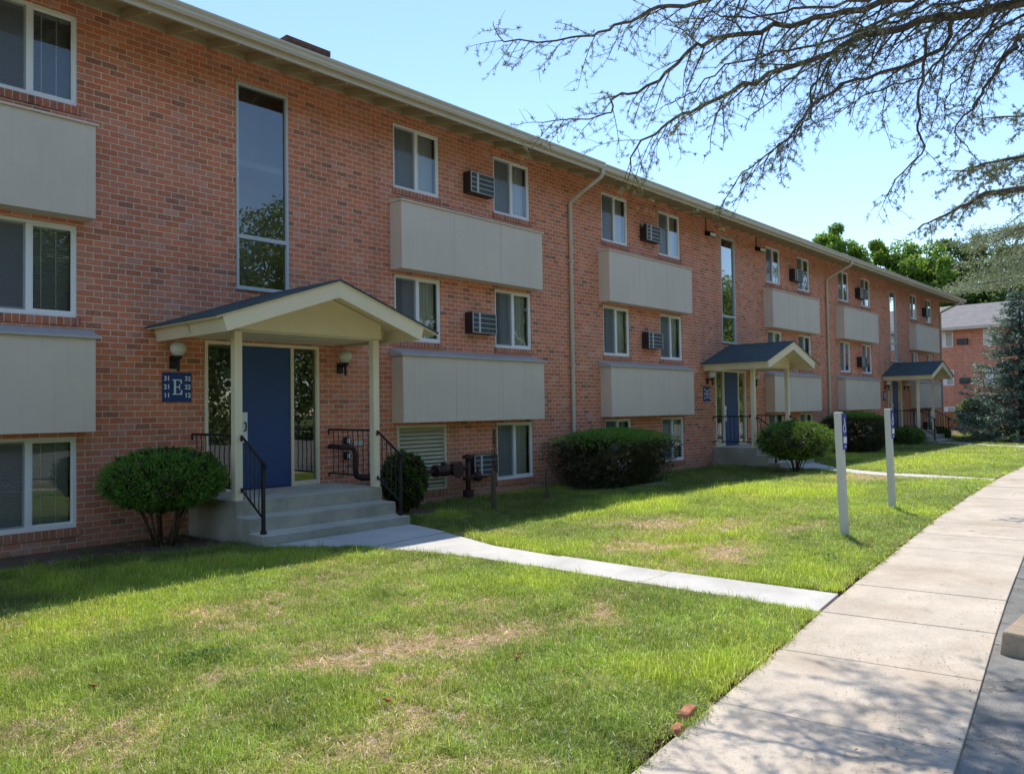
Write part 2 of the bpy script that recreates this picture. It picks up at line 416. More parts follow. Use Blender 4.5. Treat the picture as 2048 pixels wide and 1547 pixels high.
WOOD = leaf_mat('far_wood_leaf', [(0, g_(0.08, 0.11, 0.035)), (0.5, g_(0.17, 0.22, 0.07)), (1, g_(0.32, 0.38, 0.13))], 0.4)
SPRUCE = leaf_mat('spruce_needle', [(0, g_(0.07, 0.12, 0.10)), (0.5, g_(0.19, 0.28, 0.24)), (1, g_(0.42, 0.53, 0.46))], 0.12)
CEDAR = leaf_mat('cedar_needle', [(0, g_(0.09, 0.075, 0.045)), (0.5, g_(0.17, 0.16, 0.10)), (0.85, g_(0.26, 0.29, 0.21)), (1, g_(0.28, 0.21, 0.12))], 0.3)
GREYCED = leaf_mat('grey_cedar_needle', [(0, g_(0.12, 0.13, 0.09)), (0.5, g_(0.28, 0.31, 0.22)), (0.85, g_(0.42, 0.45, 0.33)), (1, g_(0.40, 0.30, 0.18))], 0.3)
RHODO = leaf_mat('rhododendron_leaf', [(0, g_(0.09, 0.14, 0.05)), (0.5, g_(0.26, 0.33, 0.15)), (1, g_(0.55, 0.58, 0.36))], 0.3, 0.35, 0.5)
RUST = leaf_mat('dry_leaf', [(0, g_(0.07, 0.03, 0.015)), (1, g_(0.22, 0.10, 0.05))], 0.3)
WEED = leaf_mat('weed_leaf', [(0, g_(0.03, 0.10, 0.015)), (1, g_(0.09, 0.24, 0.03))], 0.4)
# ------------------------------------------------------------------ the long brick apartment building
XL, XR, DEPTH = -9.0, 44.45, 10.0
STAIRS = [6.365, 21.40, 36.74]
W3, W2, W1 = (5.57, 6.72), (2.89, 4.05), (0.27, 1.40)
WX = {'y': (-2.1, -1.0), 'x': (0.10, 1.18), 'w': (2.68, 3.76), 'a': (8.90, 9.99), 'b': (11.455, 12.55), 'c': (15.13, 16.21), 'd': (17.62, 18.70),
      'e': (24.02, 25.08), 'f': (26.45, 27.52), 'g': (30.31, 31.37), 'h': (32.75, 33.84), 'i': (39.34, 40.40), 'j': (41.82, 42.90)}
PANELS = [(-0.05, 3.87), (8.815, 12.58), (14.97, 18.74), (23.76, 27.57), (29.94, 33.81), (39.06, 42.95)]
bld = thing('apartment_building', (17.7, 5, 0), 'long three storey red brick apartment block with taupe panels and white sliding windows', 'apartment building')
LOUV = (8.91, 10.08, 0.23, 1.41)
holes = []
for k, (a, b) in WX.items():
    for fl, (z0, z1) in enumerate((W1, W2, W3)):
        if k == 'a' and fl == 0: continue
        holes.append((a, b, z0, z1, k, fl+1))
for s in STAIRS:
    holes.append((s-0.435, s+0.435, 3.495, 6.56, 's', 0))
    holes.append((s-0.935, s+0.965, 0.535, 2.70, 'D', 0))
holes.append(LOUV+('L', 0))
REV = 0.11
w = MB()
xs = sorted({XL, XR} | {h[0] for h in holes} | {h[1] for h in holes})
for i in range(len(xs)-1):
    a, b = xs[i], xs[i+1]; mid = (a+b)/2
    hs = sorted([h for h in holes if h[0]-1e-6 <= a and h[1]+1e-6 >= b], key=lambda h: h[2])
    z = -0.3
    for h in hs:
        if h[2] > z: w.poly([(a,0,z),(b,0,z),(b,0,h[2]),(a,0,h[2])])
        z = h[3]
    w.poly([(a,0,z),(b,0,z),(b,0,7.03),(a,0,7.03)])
for (a, b, z0, z1, k, fl) in holes:
    w.poly([(a,0,z0),(a,0,z1),(a,REV,z1),(a,REV,z0)]); w.poly([(b,0,z1),(b,0,z0),(b,REV,z0),(b,REV,z1)])
    w.poly([(a,0,z1),(b,0,z1),(b,REV,z1),(a,REV,z1)]); w.poly([(b,0,z0),(a,0,z0),(a,REV,z0),(b,REV,z0)])
for X_, d_ in ((XL, -1), (XR, 1)):
    pts = [(X_,0,-0.3),(X_,DEPTH,-0.3),(X_,DEPTH,7.03),(X_,5,8.2),(X_,0,7.03)]
    w.poly(pts if d_ > 0 else pts[::-1])
w.poly([(XR,DEPTH,-0.3),(XL,DEPTH,-0.3),(XL,DEPTH,7.03),(XR,DEPTH,7.03)])
w.build('wall', BRICK, bld)
iw = MB()
iw.box(XL+0.2, XR-0.2, 0.95, 1.05, -0.2, 7.0)
for z in (-0.15, 0.12, 2.72, 5.40, 6.95): iw.box(XL+0.2, XR-0.2, 0.12, 0.95, z-0.05, z+0.05)
for x in (XL+0.3, 1.9, 4.6, 8.2, 10.7, 13.85, 16.9, 19.9, 23.0, 25.8, 28.9, 32.1, 35.2, 38.3, 41.1, XR-0.3): iw.box(x-0.04, x+0.04, 0.13, 0.94, 0.2, 6.88)
iw.build('interior_wall', ROOM, bld)
# roof, eaves
ur = lambda y: 6.81+0.25*(y+0.90)
rf = MB()
rf.prism([(-0.93, 6.835), (5, 8.32), (10.93, 6.835), (10.93, 6.80), (5, 8.285), (-0.93, 6.80)], 'x', XL-0.9, 45.42)
roof = rf.build('roof', SHINGLE, bld)
so = MB(); so.prism([(-0.857, ur(-0.857)-0.022), (-0.001, ur(0)-0.022), (-0.001, ur(0)-0.011), (-0.857, ur(-0.857)-0.011)], 'x', XL-0.85, 45.37); so.build('soffit', TAUPE_D, bld)
ra = MB(); x = XL-0.5
while x < 45.3:
    ra.hexa([(x-0.02,-0.855,ur(-0.855)-0.15),(x+0.02,-0.855,ur(-0.855)-0.15),(x+0.02,-0.02,ur(-0.02)-0.15),(x-0.02,-0.02,ur(-0.02)-0.15),
             (x-0.02,-0.855,ur(-0.855)-0.023),(x+0.02,-0.855,ur(-0.855)-0.023),(x+0.02,-0.02,ur(-0.02)-0.023),(x-0.02,-0.02,ur(-0.02)-0.023)])
    x += 0.6
tag(ra.build('rafter_tails', TAUPE_D, bld), kind='stuff')
fr = MB(); fr.box(XL, XR+0.02, -0.022, -0.001, 6.915, 7.05); fr.box(XL, XR+0.02, -0.034, -0.022, 6.915, 6.945); fr.build('frieze_board', TAUPE_D, bld)
fa = MB(); fa.box(XL-0.9, 45.40, -0.895, -0.858, 6.69, 6.83)
fa.hexa([(45.38,-0.86,6.66),(45.42,-0.86,6.66),(45.42,5,8.12),(45.38,5,8.12),(45.38,-0.86,6.79),(45.42,-0.86,6.79),(45.42,5,8.265),(45.38,5,8.265)])
fa.build('fascia', GUTTER, bld)
GP = [(-0.897,6.895),(-0.897,6.772),(-0.965,6.765),(-0.985,6.80),(-0.985,6.835),(-1.01,6.868),(-1.01,6.895),(-0.998,6.895),(-0.998,6.87),(-0.974,6.84),(-0.974,6.80),(-0.962,6.78),(-0.91,6.785),(-0.91,6.895)]
for (a, b, dz) in ((XL-0.9, 13.90, 0.0), (13.906, 28.96, -0.022), (28.966, 45.44, -0.012)):
    gm = MB(); gm.prism([(y, z+dz) for y, z in GP], 'x', a, b); gm.build('gutter', GUTTER, bld)
for x in (-1.35, 13.86, 28.97, 44.25):
    d = MB(); d.tube([(x,-0.955,6.78),(x,-0.955,6.66),(x,-0.93,6.61),(x,-0.10,6.24),(x,-0.062,6.18),(x,-0.062,0.22),(x,-0.10,0.12),(x,-0.30,0.06)], 0.043, 10)
    ds = d.build('downspout', GUTTER, bld, smooth=True)
    for z in (4.9, 2.6):
        st = MB(); st.box(x-0.055, x+0.055, -0.112, -0.001, z, z+0.03); st.build('strap', GUTTER, ds)
ch = MB(); ch.box(9.72, 10.80, 4.6, 5.4, 7.9, 9.92); ch.box(9.68, 10.84, 4.56, 5.44, 9.92, 10.05)
ch.build('chimney', brick_mat('dark_chimney_brick', lighten=0.45), roof)

# windows
def window(a, b, z0, z1, k, fl):
    f = MB(); y0, y1 = 0.018, 0.095; t = 0.042; mid = (a+b)/2
    f.box(a+0.001, a+t, y0, y1, z0+0.001, z1-0.001); f.box(b-t, b-0.001, y0, y1, z0+0.001, z1-0.001)
    f.box(a+t, b-t, y0, y1, z0+0.001, z0+t+0.012); f.box(a+t, b-t, y0, y1, z1-t, z1-0.001)
    f.box(mid-0.03, mid+0.03, y0+0.006, y1-0.004, z0+t+0.012, z1-t)
    for (p, q, yy) in ((a+t, mid-0.03, 0.062), (mid+0.03, b-t, 0.044)):
        f.box(p, p+0.02, yy-0.012, yy+0.012, z0+0.054, z1-t); f.box(q-0.02, q, yy-0.012, yy+0.012, z0+0.054, z1-t)
        f.box(p+0.02, q-0.02, yy-0.012, yy+0.012, z0+0.054, z0+0.078); f.box(p+0.02, q-0.02, yy-0.012, yy+0.012, z1-t-0.024, z1-t)
    fo = f.build('window', VINYL, bld)
    for (p, q, yy) in ((a+t+0.02, mid-0.05, 0.062), (mid+0.05, b-t-0.02, 0.044)):
        g = MB(); g.poly([(p,yy,z0+0.078),(q,yy,z0+0.078),(q,yy,z1-t-0.024),(p,yy,z1-t-0.024)]); g.build('pane', GLASS, fo)
    s = MB(); s.poly([(a+t+0.003,0.040,z0+0.057),(mid-0.032,0.040,z0+0.057),(mid-0.032,0.040,z1-t-0.003),(a+t+0.003,0.040,z1-t-0.003)]); s.build('insect_screen', SCREEN, fo)
    sl = MB(); sl.box(a-0.035, b+0.035, -0.022, 0.017, z0-0.105, z0-0.003); sl.build('sill', ROWLOCK, fo)
    bl = MB(); R = random.Random(int(a*100)+fl)
    kind = {'w': 'slat', 'x': 'slat'}.get(k) or R.choice(['slat', 'curtain', 'curtain', 'full', 'full'])
    if a < 20 and kind == 'slat':
        z = z1-0.07; bl.box(a+0.05, b-0.05, 0.135, 0.175, z1-0.07, z1-0.03)
        while z > z0+0.03:
            bl.hexa([(a+0.05,0.14,z-0.009),(b-0.05,0.14,z-0.009),(b-0.05,0.166,z+0.008),(a+0.05,0.166,z+0.008),
                     (a+0.05,0.14,z-0.0075),(b-0.05,0.14,z-0.0075),(b-0.05,0.166,z+0.0095),(a+0.05,0.166,z+0.0095)]); z -= 0.0235
        for xx in (a+0.2, (a+b)/2+0.17, b-0.2): bl.box(xx-0.006, xx+0.006, 0.137, 0.139, z0+0.03, z1-0.05)
        bl.build('blind', SLAT, fo)
    else:
        fr_ = {'curtain': (0.30, 0.96), 'full': (0.05, 0.96), 'slat': (0.05, 0.96)}[kind]
        p0, p1 = a+(b-a)*fr_[0], a+(b-a)*fr_[1]; n = 26; pts = []
        for i in range(n+1):
            xx = p0+(p1-p0)*i/n; pts.append((xx, 0.17+0.018*math.sin(i*2.1+R.random())))
        for i in range(n):
            bl.poly([(pts[i][0],pts[i][1],z0+0.02),(pts[i+1][0],pts[i+1][1],z0+0.02),(pts[i+1][0],pts[i+1][1],z1-0.02),(pts[i][0],pts[i][1],z1-0.02)])
        bl.build('blind', CURTAIN, fo)
for h in holes:
    if h[4] not in 'sDL': window(*h)
# tall stair windows
for s in STAIRS:
    a, b, z0, z1 = s-0.435, s+0.435, 3.495, 6.56; f = MB(); t = 0.038; zm = 4.27
    f.box(a+0.001, a+t, -0.012, 0.08, z0+0.001, z1-0.001); f.box(b-t, b-0.001, -0.012, 0.08, z0+0.001, z1-0.001)
    f.box(a+t, b-t, -0.012, 0.08, z1-t, z1-0.001); f.box(a+t, b-t, -0.02, 0.08, z0+0.001, z0+t); f.box(a+t, b-t, -0.008, 0.08, zm-0.03, zm+0.03)
    f.box(a-0.03, b+0.03, -0.045, -0.013, z0-0.02, z0+0.012)
    fo = f.build('stair_window', ALU, bld); f.mi
    for p, q in ((z0+t, zm-0.03), (zm+0.03, z1-t)):
        g = MB(); g.poly([(a+t,0.035,p),(b-t,0.035,p),(b-t,0.035,q),(a+t,0.035,q)]); g.build('pane', GLASS_D, fo)
# balcony-like panels
for (a, b) in PANELS:
    for lvl, (z0, z1) in enumerate(((1.46, 2.61), (4.11, 5.27))):
        m = MB(); m.box(a+0.012, b-0.012, -0.29, 0.0-0.001, z0+0.004, z1)
        n = 3; wd = (b-a)/n
        for i in range(n): m.box(a+wd*i+0.0025, a+wd*(i+1)-0.0025, -0.305, -0.2905, z0, z1)
        m.box(a, a+0.0115, -0.2895, -0.001, z0, z1); m.box(b-0.0115, b, -0.2895, -0.001, z0, z1)
        po = m.build('balcony_panel', TAUPE, bld)
        c = MB()
        if lvl == 0:
            c.prism([(-0.345, z1+0.002), (-0.345, z1+0.03), (-0.001, z1+0.135), (-0.001, z1+0.002)], 'x', a-0.05, b+0.05); c.build('flashing', FLASH, po)
        else:
            c.prism([(-0.335, z1+0.002), (-0.335, z1+0.028), (-0.001, z1+0.075), (-0.001, z1+0.002)], 'x', a-0.03, b+0.03); c.build('cap', TAUPE, po)
# louvered vent
a, b, z0, z1 = LOUV; m = MB(); t = 0.05
m.box(a+0.001,a+t,-0.02,0.09,z0+0.001,z1-0.001); m.box(b-t,b-0.001,-0.02,0.09,z0+0.001,z1-0.001); m.box(a+t,b-t,-0.02,0.09,z0+0.001,z0+t); m.box(a+t,b-t,-0.02,0.09,z1-t,z1-0.001)
lo = m.build('louver_vent', LOUVER, bld); m = MB(); z = z0+t+0.01
while z < z1-t-0.04:
    m.hexa([(a+t,0.0,z),(b-t,0.0,z),(b-t,0.075,z+0.055),(a+t,0.075,z+0.055),(a+t,0.0,z+0.008),(b-t,0.0,z+0.008),(b-t,0.075,z+0.063),(a+t,0.075,z+0.063)]); z += 0.072
m.build('louver_slats', LOUVER, lo)
m = MB(); m.box(a-0.02, b+0.02, -0.02, 0.0, z0-0.105, z0-0.003); m.build('sill', ROWLOCK, lo)
# entrance doors
for s in STAIRS:
    a, b, z0, z1 = s-0.935, s+0.965, 0.535, 2.70; f = MB(); t = 0.048
    d0, d1 = s-0.40, s+0.455
    for p, q in ((a+0.001, a+t), (b-t, b-0.001)): f.box(p, q, -0.022, 0.1, z0+0.001, z1-0.001)
    for p in (d0-0.025, d1+0.025): f.box(p-0.024, p+0.024, -0.018, 0.1, z0+0.001, z1-t)
    f.box(a+t, b-t, -0.02, 0.1, z1-t, z1-0.001)
    f.box(a+t, d0-0.05, -0.015, 0.1, z0+0.001, z0+0.07); f.box(d1+0.05, b-t, -0.015, 0.1, z0+0.001, z0+0.07)
    fo = f.build('entrance_frame', CREAM, bld)
    for p, q in ((a+t, d0-0.049), (d1+0.049, b-t)):
        g = MB(); g.poly([(p,0.03,z0+0.07),(q,0.03,z0+0.07),(q,0.03,z1-t),(p,0.03,z1-t)]); g.build('side_pane', GLASS_D, fo)
    d = MB(); d.box(d0+0.003, d1-0.003, 0.0, 0.045, z0+0.012, z1-t-0.004); d.build('door_leaf', BLUE, fo, bevel=0.004)
    h = MB(); h.box(d0+0.03, d0+0.125, -0.005, -0.0005, z0+0.70, z0+1.14); h.build('handle_plate', WHITE, fo)
    h = MB(); h.tube([(d0+0.075,-0.005,z0+0.87),(d0+0.075,-0.05,z0+0.875),(d0+0.075,-0.055,z0+0.93),(d0+0.075,-0.05,z0+0.985),(d0+0.075,-0.005,z0+0.99)], 0.011, 8)
    h.build('pull_handle', IRON, fo)
    hg = MB()
    for zz in (z0+0.25, z0+1.08, z0+1.85): hg.box(d1-0.012, d1+0.012, -0.026, -0.019, zz, zz+0.11)
    hg.build('hinge', STEEL, fo)

# ------------------------------------------------------------------ entrance canopies
S0 = STAIRS[0]
cn = thing('entrance_canopy', (S0, -0.95, 0.54), 'cream gabled porch canopy over the nearest stoop, on two square posts', 'porch canopy', 'gabled canopies over the three entrances')
YF, EZ, AZ = -1.90, 2.82, 3.43
xl, xr, xa = S0-1.765, S0+1.78, S0+0.01
slL = (AZ-EZ)/(xa-xl); slR = (AZ-EZ)/(xr-xa)
rm = MB()
for (p, zp, q, zq) in ((xl, EZ, xa, AZ), (xa, AZ, xr, EZ)):
    rm.prism([(p, zp-0.012), (q, zq-0.012), (q, zq+0.012), (p, zp+0.012)], 'y', YF-0.03, -0.002)
rm.build('roof', SHINGLE, cn)
dk = MB()
for (p, q) in ((xl+0.02, xa), (xa, xr-0.02)):
    zp = EZ+0.02*slL if p < xa-0.5 else AZ; zq = AZ if p < xa-0.5 else EZ+0.02*slR
    dk.prism([(p, zp-0.036), (q, zq-0.036), (q, zq-0.0135), (p, zp-0.0135)], 'y', YF-0.012, -0.004)
dk.build('roof_deck', CREAM, cn)
def rake(p, zp, q, zq, y0, y1, dep=0.185, nm='rake_board', mat=CREAM):
    m = MB(); L = math.hypot(q-p, zq-zp); nx, nz = (zq-zp)/L, -(q-p)/L
    if nz > 0: nx, nz = -nx, -nz
    m.prism([(p, zp), (q, zq), (q, zq+dep*nz*1.06 if abs(q-xa) < 1e-6 else zq+dep*nz), (p, zp+dep*nz*1.06 if abs(p-xa) < 1e-6 else zp+dep*nz)] if False else
            [(p, zp), (q, zq), (q+(0 if abs(q-xa) < 1e-6 else dep*nx), zq+(-dep/abs(nz)*1.0 if abs(q-xa) < 1e-6 else dep*nz)),
             (p+(0 if abs(p-xa) < 1e-6 else dep*nx), zp+(-dep/abs(nz)*1.0 if abs(p-xa) < 1e-6 else dep*nz))], 'y', y0, y1)
    return m.build(nm, mat, cn)
pL, pR = xl+0.10, xr-0.27
zL, zR = EZ+0.10*slL-0.038, EZ+0.27*slR-0.038; zA = AZ-0.038
rake(pL, zL, xa, zA, YF, YF+0.04); rake(xa, zA, pR, zR, YF, YF+0.04)
rake(pL, zL, xa, zA, -1.02, -0.98, 0.14, 'rafter'); rake(xa, zA, pR, zR, -1.02, -0.98, 0.14, 'rafter')
rake(pL, zL, xa, zA, -0.05, -0.01, 0.14, 'rafter'); rake(xa, zA, pR, zR, -0.05, -0.01, 0.14, 'rafter')
for (p, zp, sgn, sl) in ((pL, zL, -1, slL), (pR, zR, 1, slR)):
    L = math.hypot(1, sl); nx, nz = sgn*-sl/L, -1/L
    nx = sgn*(-1)*sl/L
    m = MB(); dx = sgn*-0.035/L; dz = 0.035*sl/L
    m.prism([(p, zp), (p+dx, zp+dz), (p+dx+nx*0.185, zp+dz+nz*0.185), (p+nx*0.185, zp+nz*0.185)], 'y', YF+0.041, -0.004)
    m.build('eave_board', TAUPE_D if False else CREAM, cn)
gx0, gx1 = S0-1.20, S0+1.215
m = MB(); zb = 2.745
def under(x): return (zA-0.012-(xa-x)*slL) if x < xa else (zA-0.012-(x-xa)*slR)
m.prism([(gx0, zb), (gx1, zb), (gx1, under(gx1)), (xa, under(xa)), (gx0, under(gx0))], 'y', -1.265, -1.235)
m.build('gable_panel', CREAM, cn)
m = MB(); m.box(gx0+0.01, gx1-0.01, -1.23, -0.004, 2.725, 2.742); m.build('ceiling', CREAM, cn)
m = MB(); m.box(gx0+0.005, gx0+0.095, -1.20, -0.01, 2.744, 2.86); m.box(gx1-0.095, gx1-0.005, -1.20, -0.01, 2.744, 2.86); m.build('side_beam', CREAM, cn)
for px in (S0-1.115, S0+1.115):
    m = MB(); m.box(px-0.053, px+0.053, -1.272, -1.166, 0.537, 2.724); m.build('post', CREAM, cn, bevel=0.006)
copy_tree(cn, (STAIRS[1], -0.95, 0.54), 'cream gabled porch canopy over the middle stoop, behind the sunlit yew shrub')
copy_tree(cn, (STAIRS[2], -0.95, 0.54), 'cream gabled porch canopy over the farthest stoop, near the blue spruce')

# ------------------------------------------------------------------ concrete stoops with iron railings
sp = thing('entrance_stoop', (S0, -1.0, 0), 'nearest grey concrete stoop of three steps with black iron railings', 'stoop', 'concrete stoops at the three entrances')
x0, x1 = S0-1.175, S0+1.175
m = MB(); m.prism([(-0.003, -0.1), (-0.003, 0.535), (-1.305, 0.535), (-1.305, 0.337), (-1.62, 0.335), (-1.62, 0.157), (-1.94, 0.155), (-1.94, -0.1)], 'x', x0, x1)
for fi, fc in enumerate(m.f):
    zs_ = [m.v[i][2] for i in fc]
    if len(fc) == 4 and max(zs_)-min(zs_) < 0.01 and min(zs_) > 0: m.mi[fi] = 1
m.build('steps', [STEPC, TREADC], sp, bevel=0.012)
def balus(m, x, y, z0, z1, tw=True):
    n = 9; m.tube([(x+0.004*math.cos(i*1.9), y+0.004*math.sin(i*1.9), z0+(z1-z0)*i/(n-1)) for i in range(n)], 0.0075, 5)
for sx in (x0+0.09, x1-0.06):
    m = MB()
    m.tube([(sx,-1.285,1.365),(sx,-1.80,1.035),(sx,-1.84,1.02)], 0.017, 8)
    m.tube([(sx,-1.285,0.675),(sx,-1.80,0.345)], 0.014, 8)
    for i in range(1, 5):
        y = -1.285-0.515*i/5; dz = -0.33*i/5; balus(m, sx, y, 0.675+dz, 1.365+dz)
    m.tube([(sx,-1.285,1.30),(sx,-1.285,1.375)], 0.016, 6); m.tube([(sx,-1.285,0.64),(sx,-1.285,0.70)], 0.015, 6)
    m.box(sx-0.019, sx+0.019, -1.819, -1.781, 0.157, 1.05); m.box(sx-0.028, sx+0.028, -1.83, -1.77, 0.157, 0.20)
    m.tube([(sx,-1.80+0.0,1.04)]+[(sx,-1.845-0.03*math.sin(a_)*(1-a_/9), 0.985+0.035*math.cos(a_)*(1-a_/9)) for a_ in np.linspace(0, 6.5, 12)], 0.008, 6)
    m.build('stair_railing', IRON, sp)
for sx in (x0+0.05, x1-0.045):
    m = MB()
    m.tube([(sx,-0.03,1.38),(sx,-1.165,1.38)], 0.016, 8); m.tube([(sx,-0.03,0.69),(sx,-1.165,0.69)], 0.014, 8)
    m.tube([(sx,-0.03,1.30),(sx,-0.03,1.38)], 0.014, 6); m.tube([(sx,-0.03,0.64),(sx,-0.03,0.69)], 0.014, 6)
    for i in range(1, 9): balus(m, sx, -0.03-1.135*i/9, 0.69, 1.38)
    m.build('side_railing', IRON, sp)
copy_tree(sp, (STAIRS[1], -1.0, 0), 'middle grey concrete stoop, partly hidden by the sunlit yew shrub')
copy_tree(sp, (STAIRS[2], -1.0, 0), 'farthest concrete stoop, beside low dark shrubs near the building corner')

# ------------------------------------------------------------------ lamps, signs, conditioners, floodlights
lp = thing('wall_lamp', (S0-1.39, 0, 2.38), 'white globe wall lamp above the square blue sign of the nearest entrance', 'wall lamp', 'globe lamps beside the entrance doors')
lx = S0-1.39
m = MB(); m.lathe([(0.03,-0.105),(0.07,-0.08),(0.095,-0.04),(0.105,0.0),(0.098,0.04),(0.078,0.072),(0.045,0.096),(0.012,0.105)], (lx, -0.17, 2.548), 24)
m.build('globe', GLOBE, lp, smooth=True)
m = MB(); m.box(lx-0.045, lx+0.055, -0.03, -0.001, 2.28, 2.455); m.tube([(lx,-0.03,2.40),(lx,-0.10,2.40),(lx,-0.17,2.40)], 0.018, 8)
m.tube([(lx,-0.17,2.245),(lx,-0.17,2.42)], 0.022, 10); m.lathe([(0.022,-0.03),(0.055,0.0),(0.055,0.025)], (lx,-0.17,2.425), 14)
m.build('bracket', IRON, lp)
for i, s in enumerate(STAIRS):
    which = ('nearest', 'middle', 'farthest')[i]
    if i: copy_tree(lp, (s-1.39, 0, 2.38), 'white globe wall lamp above the small blue sign of the %s entrance' % which)
    copy_tree(lp, (s+1.36, 0, 2.38), 'white globe wall lamp right of the blue door of the %s entrance' % which)

def text_mesh(body, size, ext=0.002):
    cu = bpy.data.curves.new('t', 'FONT'); cu.body = body; cu.size = size; cu.extrude = ext; cu.align_x = 'CENTER'; cu.align_y = 'CENTER'; cu.offset = size*0.022
    o = bpy.data.objects.new('t', cu); COL.objects.link(o)
    dg = bpy.context.evaluated_depsgraph_get(); me = bpy.data.meshes.new_from_object(o.evaluated_get(dg))
    vs = [v.co.copy() for v in me.vertices]; fs = [tuple(p.vertices) for p in me.polygons]
    bpy.data.objects.remove(o); bpy.data.curves.remove(cu); bpy.data.meshes.remove(me)
    return vs, fs
sgx, sgz, HS = S0-1.332, 2.032, 0.202
sg = thing('entrance_sign', (sgx, 0, sgz), 'square blue sign with a white E and flat numbers left of the nearest door', 'sign', 'blue entrance signs')
m = MB(); m.box(sgx-HS, sgx+HS, -0.022, -0.001, sgz-HS, sgz+HS); m.build('board', SIGNBLUE, sg, bevel=0.003)
m = MB()
for body, dx, dz in (('31', -0.145, 0.115), ('21', -0.145, 0.0), ('11', -0.145, -0.115), ('32', 0.145, 0.115), ('22', 0.145, 0.0), ('12', 0.145, -0.115)):
    vs, fs = text_mesh(body, 0.088); b0 = len(m.v)
    m.v += [(sgx+dx+v.x, -0.0245-v.z, sgz+dz+v.y) for v in vs]
    for f in fs: m.f.append(tuple(b0+i for i in f)); m.mi.append(0)
m.build('flat_numbers', WHITE, sg)
m = MB()
EZ_ = lambda x0_, x1_, z0_, z1_: m.box(sgx+x0_, sgx+x1_, -0.027, -0.0225, sgz+z0_, sgz+z1_)
EZ_(-0.048, -0.022, -0.09, 0.09); EZ_(-0.07, -0.048, 0.09, 0.104); EZ_(-0.048, 0.062, 0.09, 0.104); EZ_(-0.07, -0.048, -0.104, -0.09); EZ_(-0.048, 0.066, -0.104, -0.09)
m.prism([(sgx+0.062,sgz+0.104),(sgx+0.062,sgz+0.045),(sgx+0.054,sgz+0.045),(sgx+0.035,sgz+0.0895),(sgx+0.035,sgz+0.0898)], 'y', -0.027, -0.0225)
m.prism([(sgx+0.066,sgz-0.104),(sgx+0.035,sgz-0.0898),(sgx+0.058,sgz-0.04),(sgx+0.068,sgz-0.04)], 'y', -0.0268, -0.0225)
EZ_(-0.022, 0.026, -0.006, 0.008); m.box(sgx+0.026, sgx+0.036, -0.027, -0.0225, sgz-0.04, sgz+0.042)
m.build('letter', WHITE, sg)
copy_tree(sg, (STAIRS[1]-1.42, 0, 2.01), 'square blue sign with a white E left of the middle door')
copy_tree(sg, (STAIRS[2]-1.42, 0, 2.01), 'square blue sign with a white E left of the farthest door')

ac = thing('air_conditioner', (10.945, 0, 6.0), 'through-wall air conditioner on the top floor, nearest one, left of a window', 'air conditioner', 'wall air conditioners between the windows')
m = MB(); xa0, xa1, za0, za1 = 10.61, 11.28, 5.795, 6.195
m.box(xa0, xa1, -0.19, -0.001, za0, za1); m.build('sleeve', BROWN, ac, bevel=0.006)
m = MB(); m.box(xa0+0.012, xa1-0.012, -0.198, -0.1905, za0+0.012, za1-0.012); g1 = m.build('grille', GRILLE, ac)
m = MB(); yb0, yb1 = -0.208, -0.1985
for zz in np.linspace(za0+0.014, za1-0.014, 5): m.box(xa0+0.012, xa1-0.012, yb0, yb1, zz-0.006, zz+0.006)
for xx, wd in ((xa0+0.018, 0.007), (xa0+0.20, 0.024), (xa1-0.018, 0.007)): m.box(xx-wd, xx+wd, yb0-0.002, yb1+0.0003, za0+0.012, za1-0.012)
m.build('grille_bars', GRILLEBAR, g1)
for (x, z, lab) in ((10.945, 3.32, 'through-wall air conditioner on the middle floor, nearest one, above the grey flashing'),
                    (10.945, 0.62, 'ground level air conditioner behind the brown pipes'),
                    (17.08, 6.0, 'top floor air conditioner left of the window beside the first floodlight'),
                    (17.08, 3.32, 'middle floor air conditioner directly above the long panel behind the big hedge'),
                    (26.12, 6.0, 'top floor air conditioner right of the second floodlight'),
                    (32.40, 6.02, 'top floor air conditioner just beyond the third-section downspout'),
                    (32.40, 3.32, 'middle floor air conditioner just beyond the third-section downspout'),
                    (41.55, 6.02, 'last top floor air conditioner near the far corner of the building'),
                    (41.2, 0.60, 'low air conditioner behind the farthest stoop railing')):
    copy_tree(ac, (x, 0, z), lab)

fl = thing('floodlight', (20.11, 0, 6.48), 'small wall floodlight facing sideways, left of the middle stair window', 'floodlight', 'floodlights under the eave')
m = MB(); m.box(20.06, 20.16, -0.06, -0.001, 6.44, 6.56); m.tube([(20.11,-0.02,6.55),(20.11,-0.02,6.95)], 0.012, 6); m.tube([(20.11,-0.06,6.5),(20.15,-0.16,6.48)], 0.014, 6); m.build('mount', IRON, fl)
m = MB(); m.hexa([(20.06,-0.16,6.40),(20.22,-0.26,6.36),(20.28,-0.14,6.40),(20.12,-0.06,6.43),(20.04,-0.17,6.50),(20.22,-0.28,6.48),(20.28,-0.16,6.55),(20.10,-0.07,6.56)]); hd = m.build('lamp_head', IRON, fl)
m = MB(); m.poly([(20.215,-0.274,6.375),(20.275,-0.155,6.41),(20.275,-0.168,6.535),(20.215,-0.288,6.475)]); m.poly([(20.07,-0.172,6.415),(20.21,-0.264,6.378),(20.21,-0.283,6.47),(20.055,-0.182,6.495)]); m.build('lens', GLOBE, hd)
copy_tree(fl, (23.3, 0, 6.50), 'dark wall floodlight right of the middle stair window')

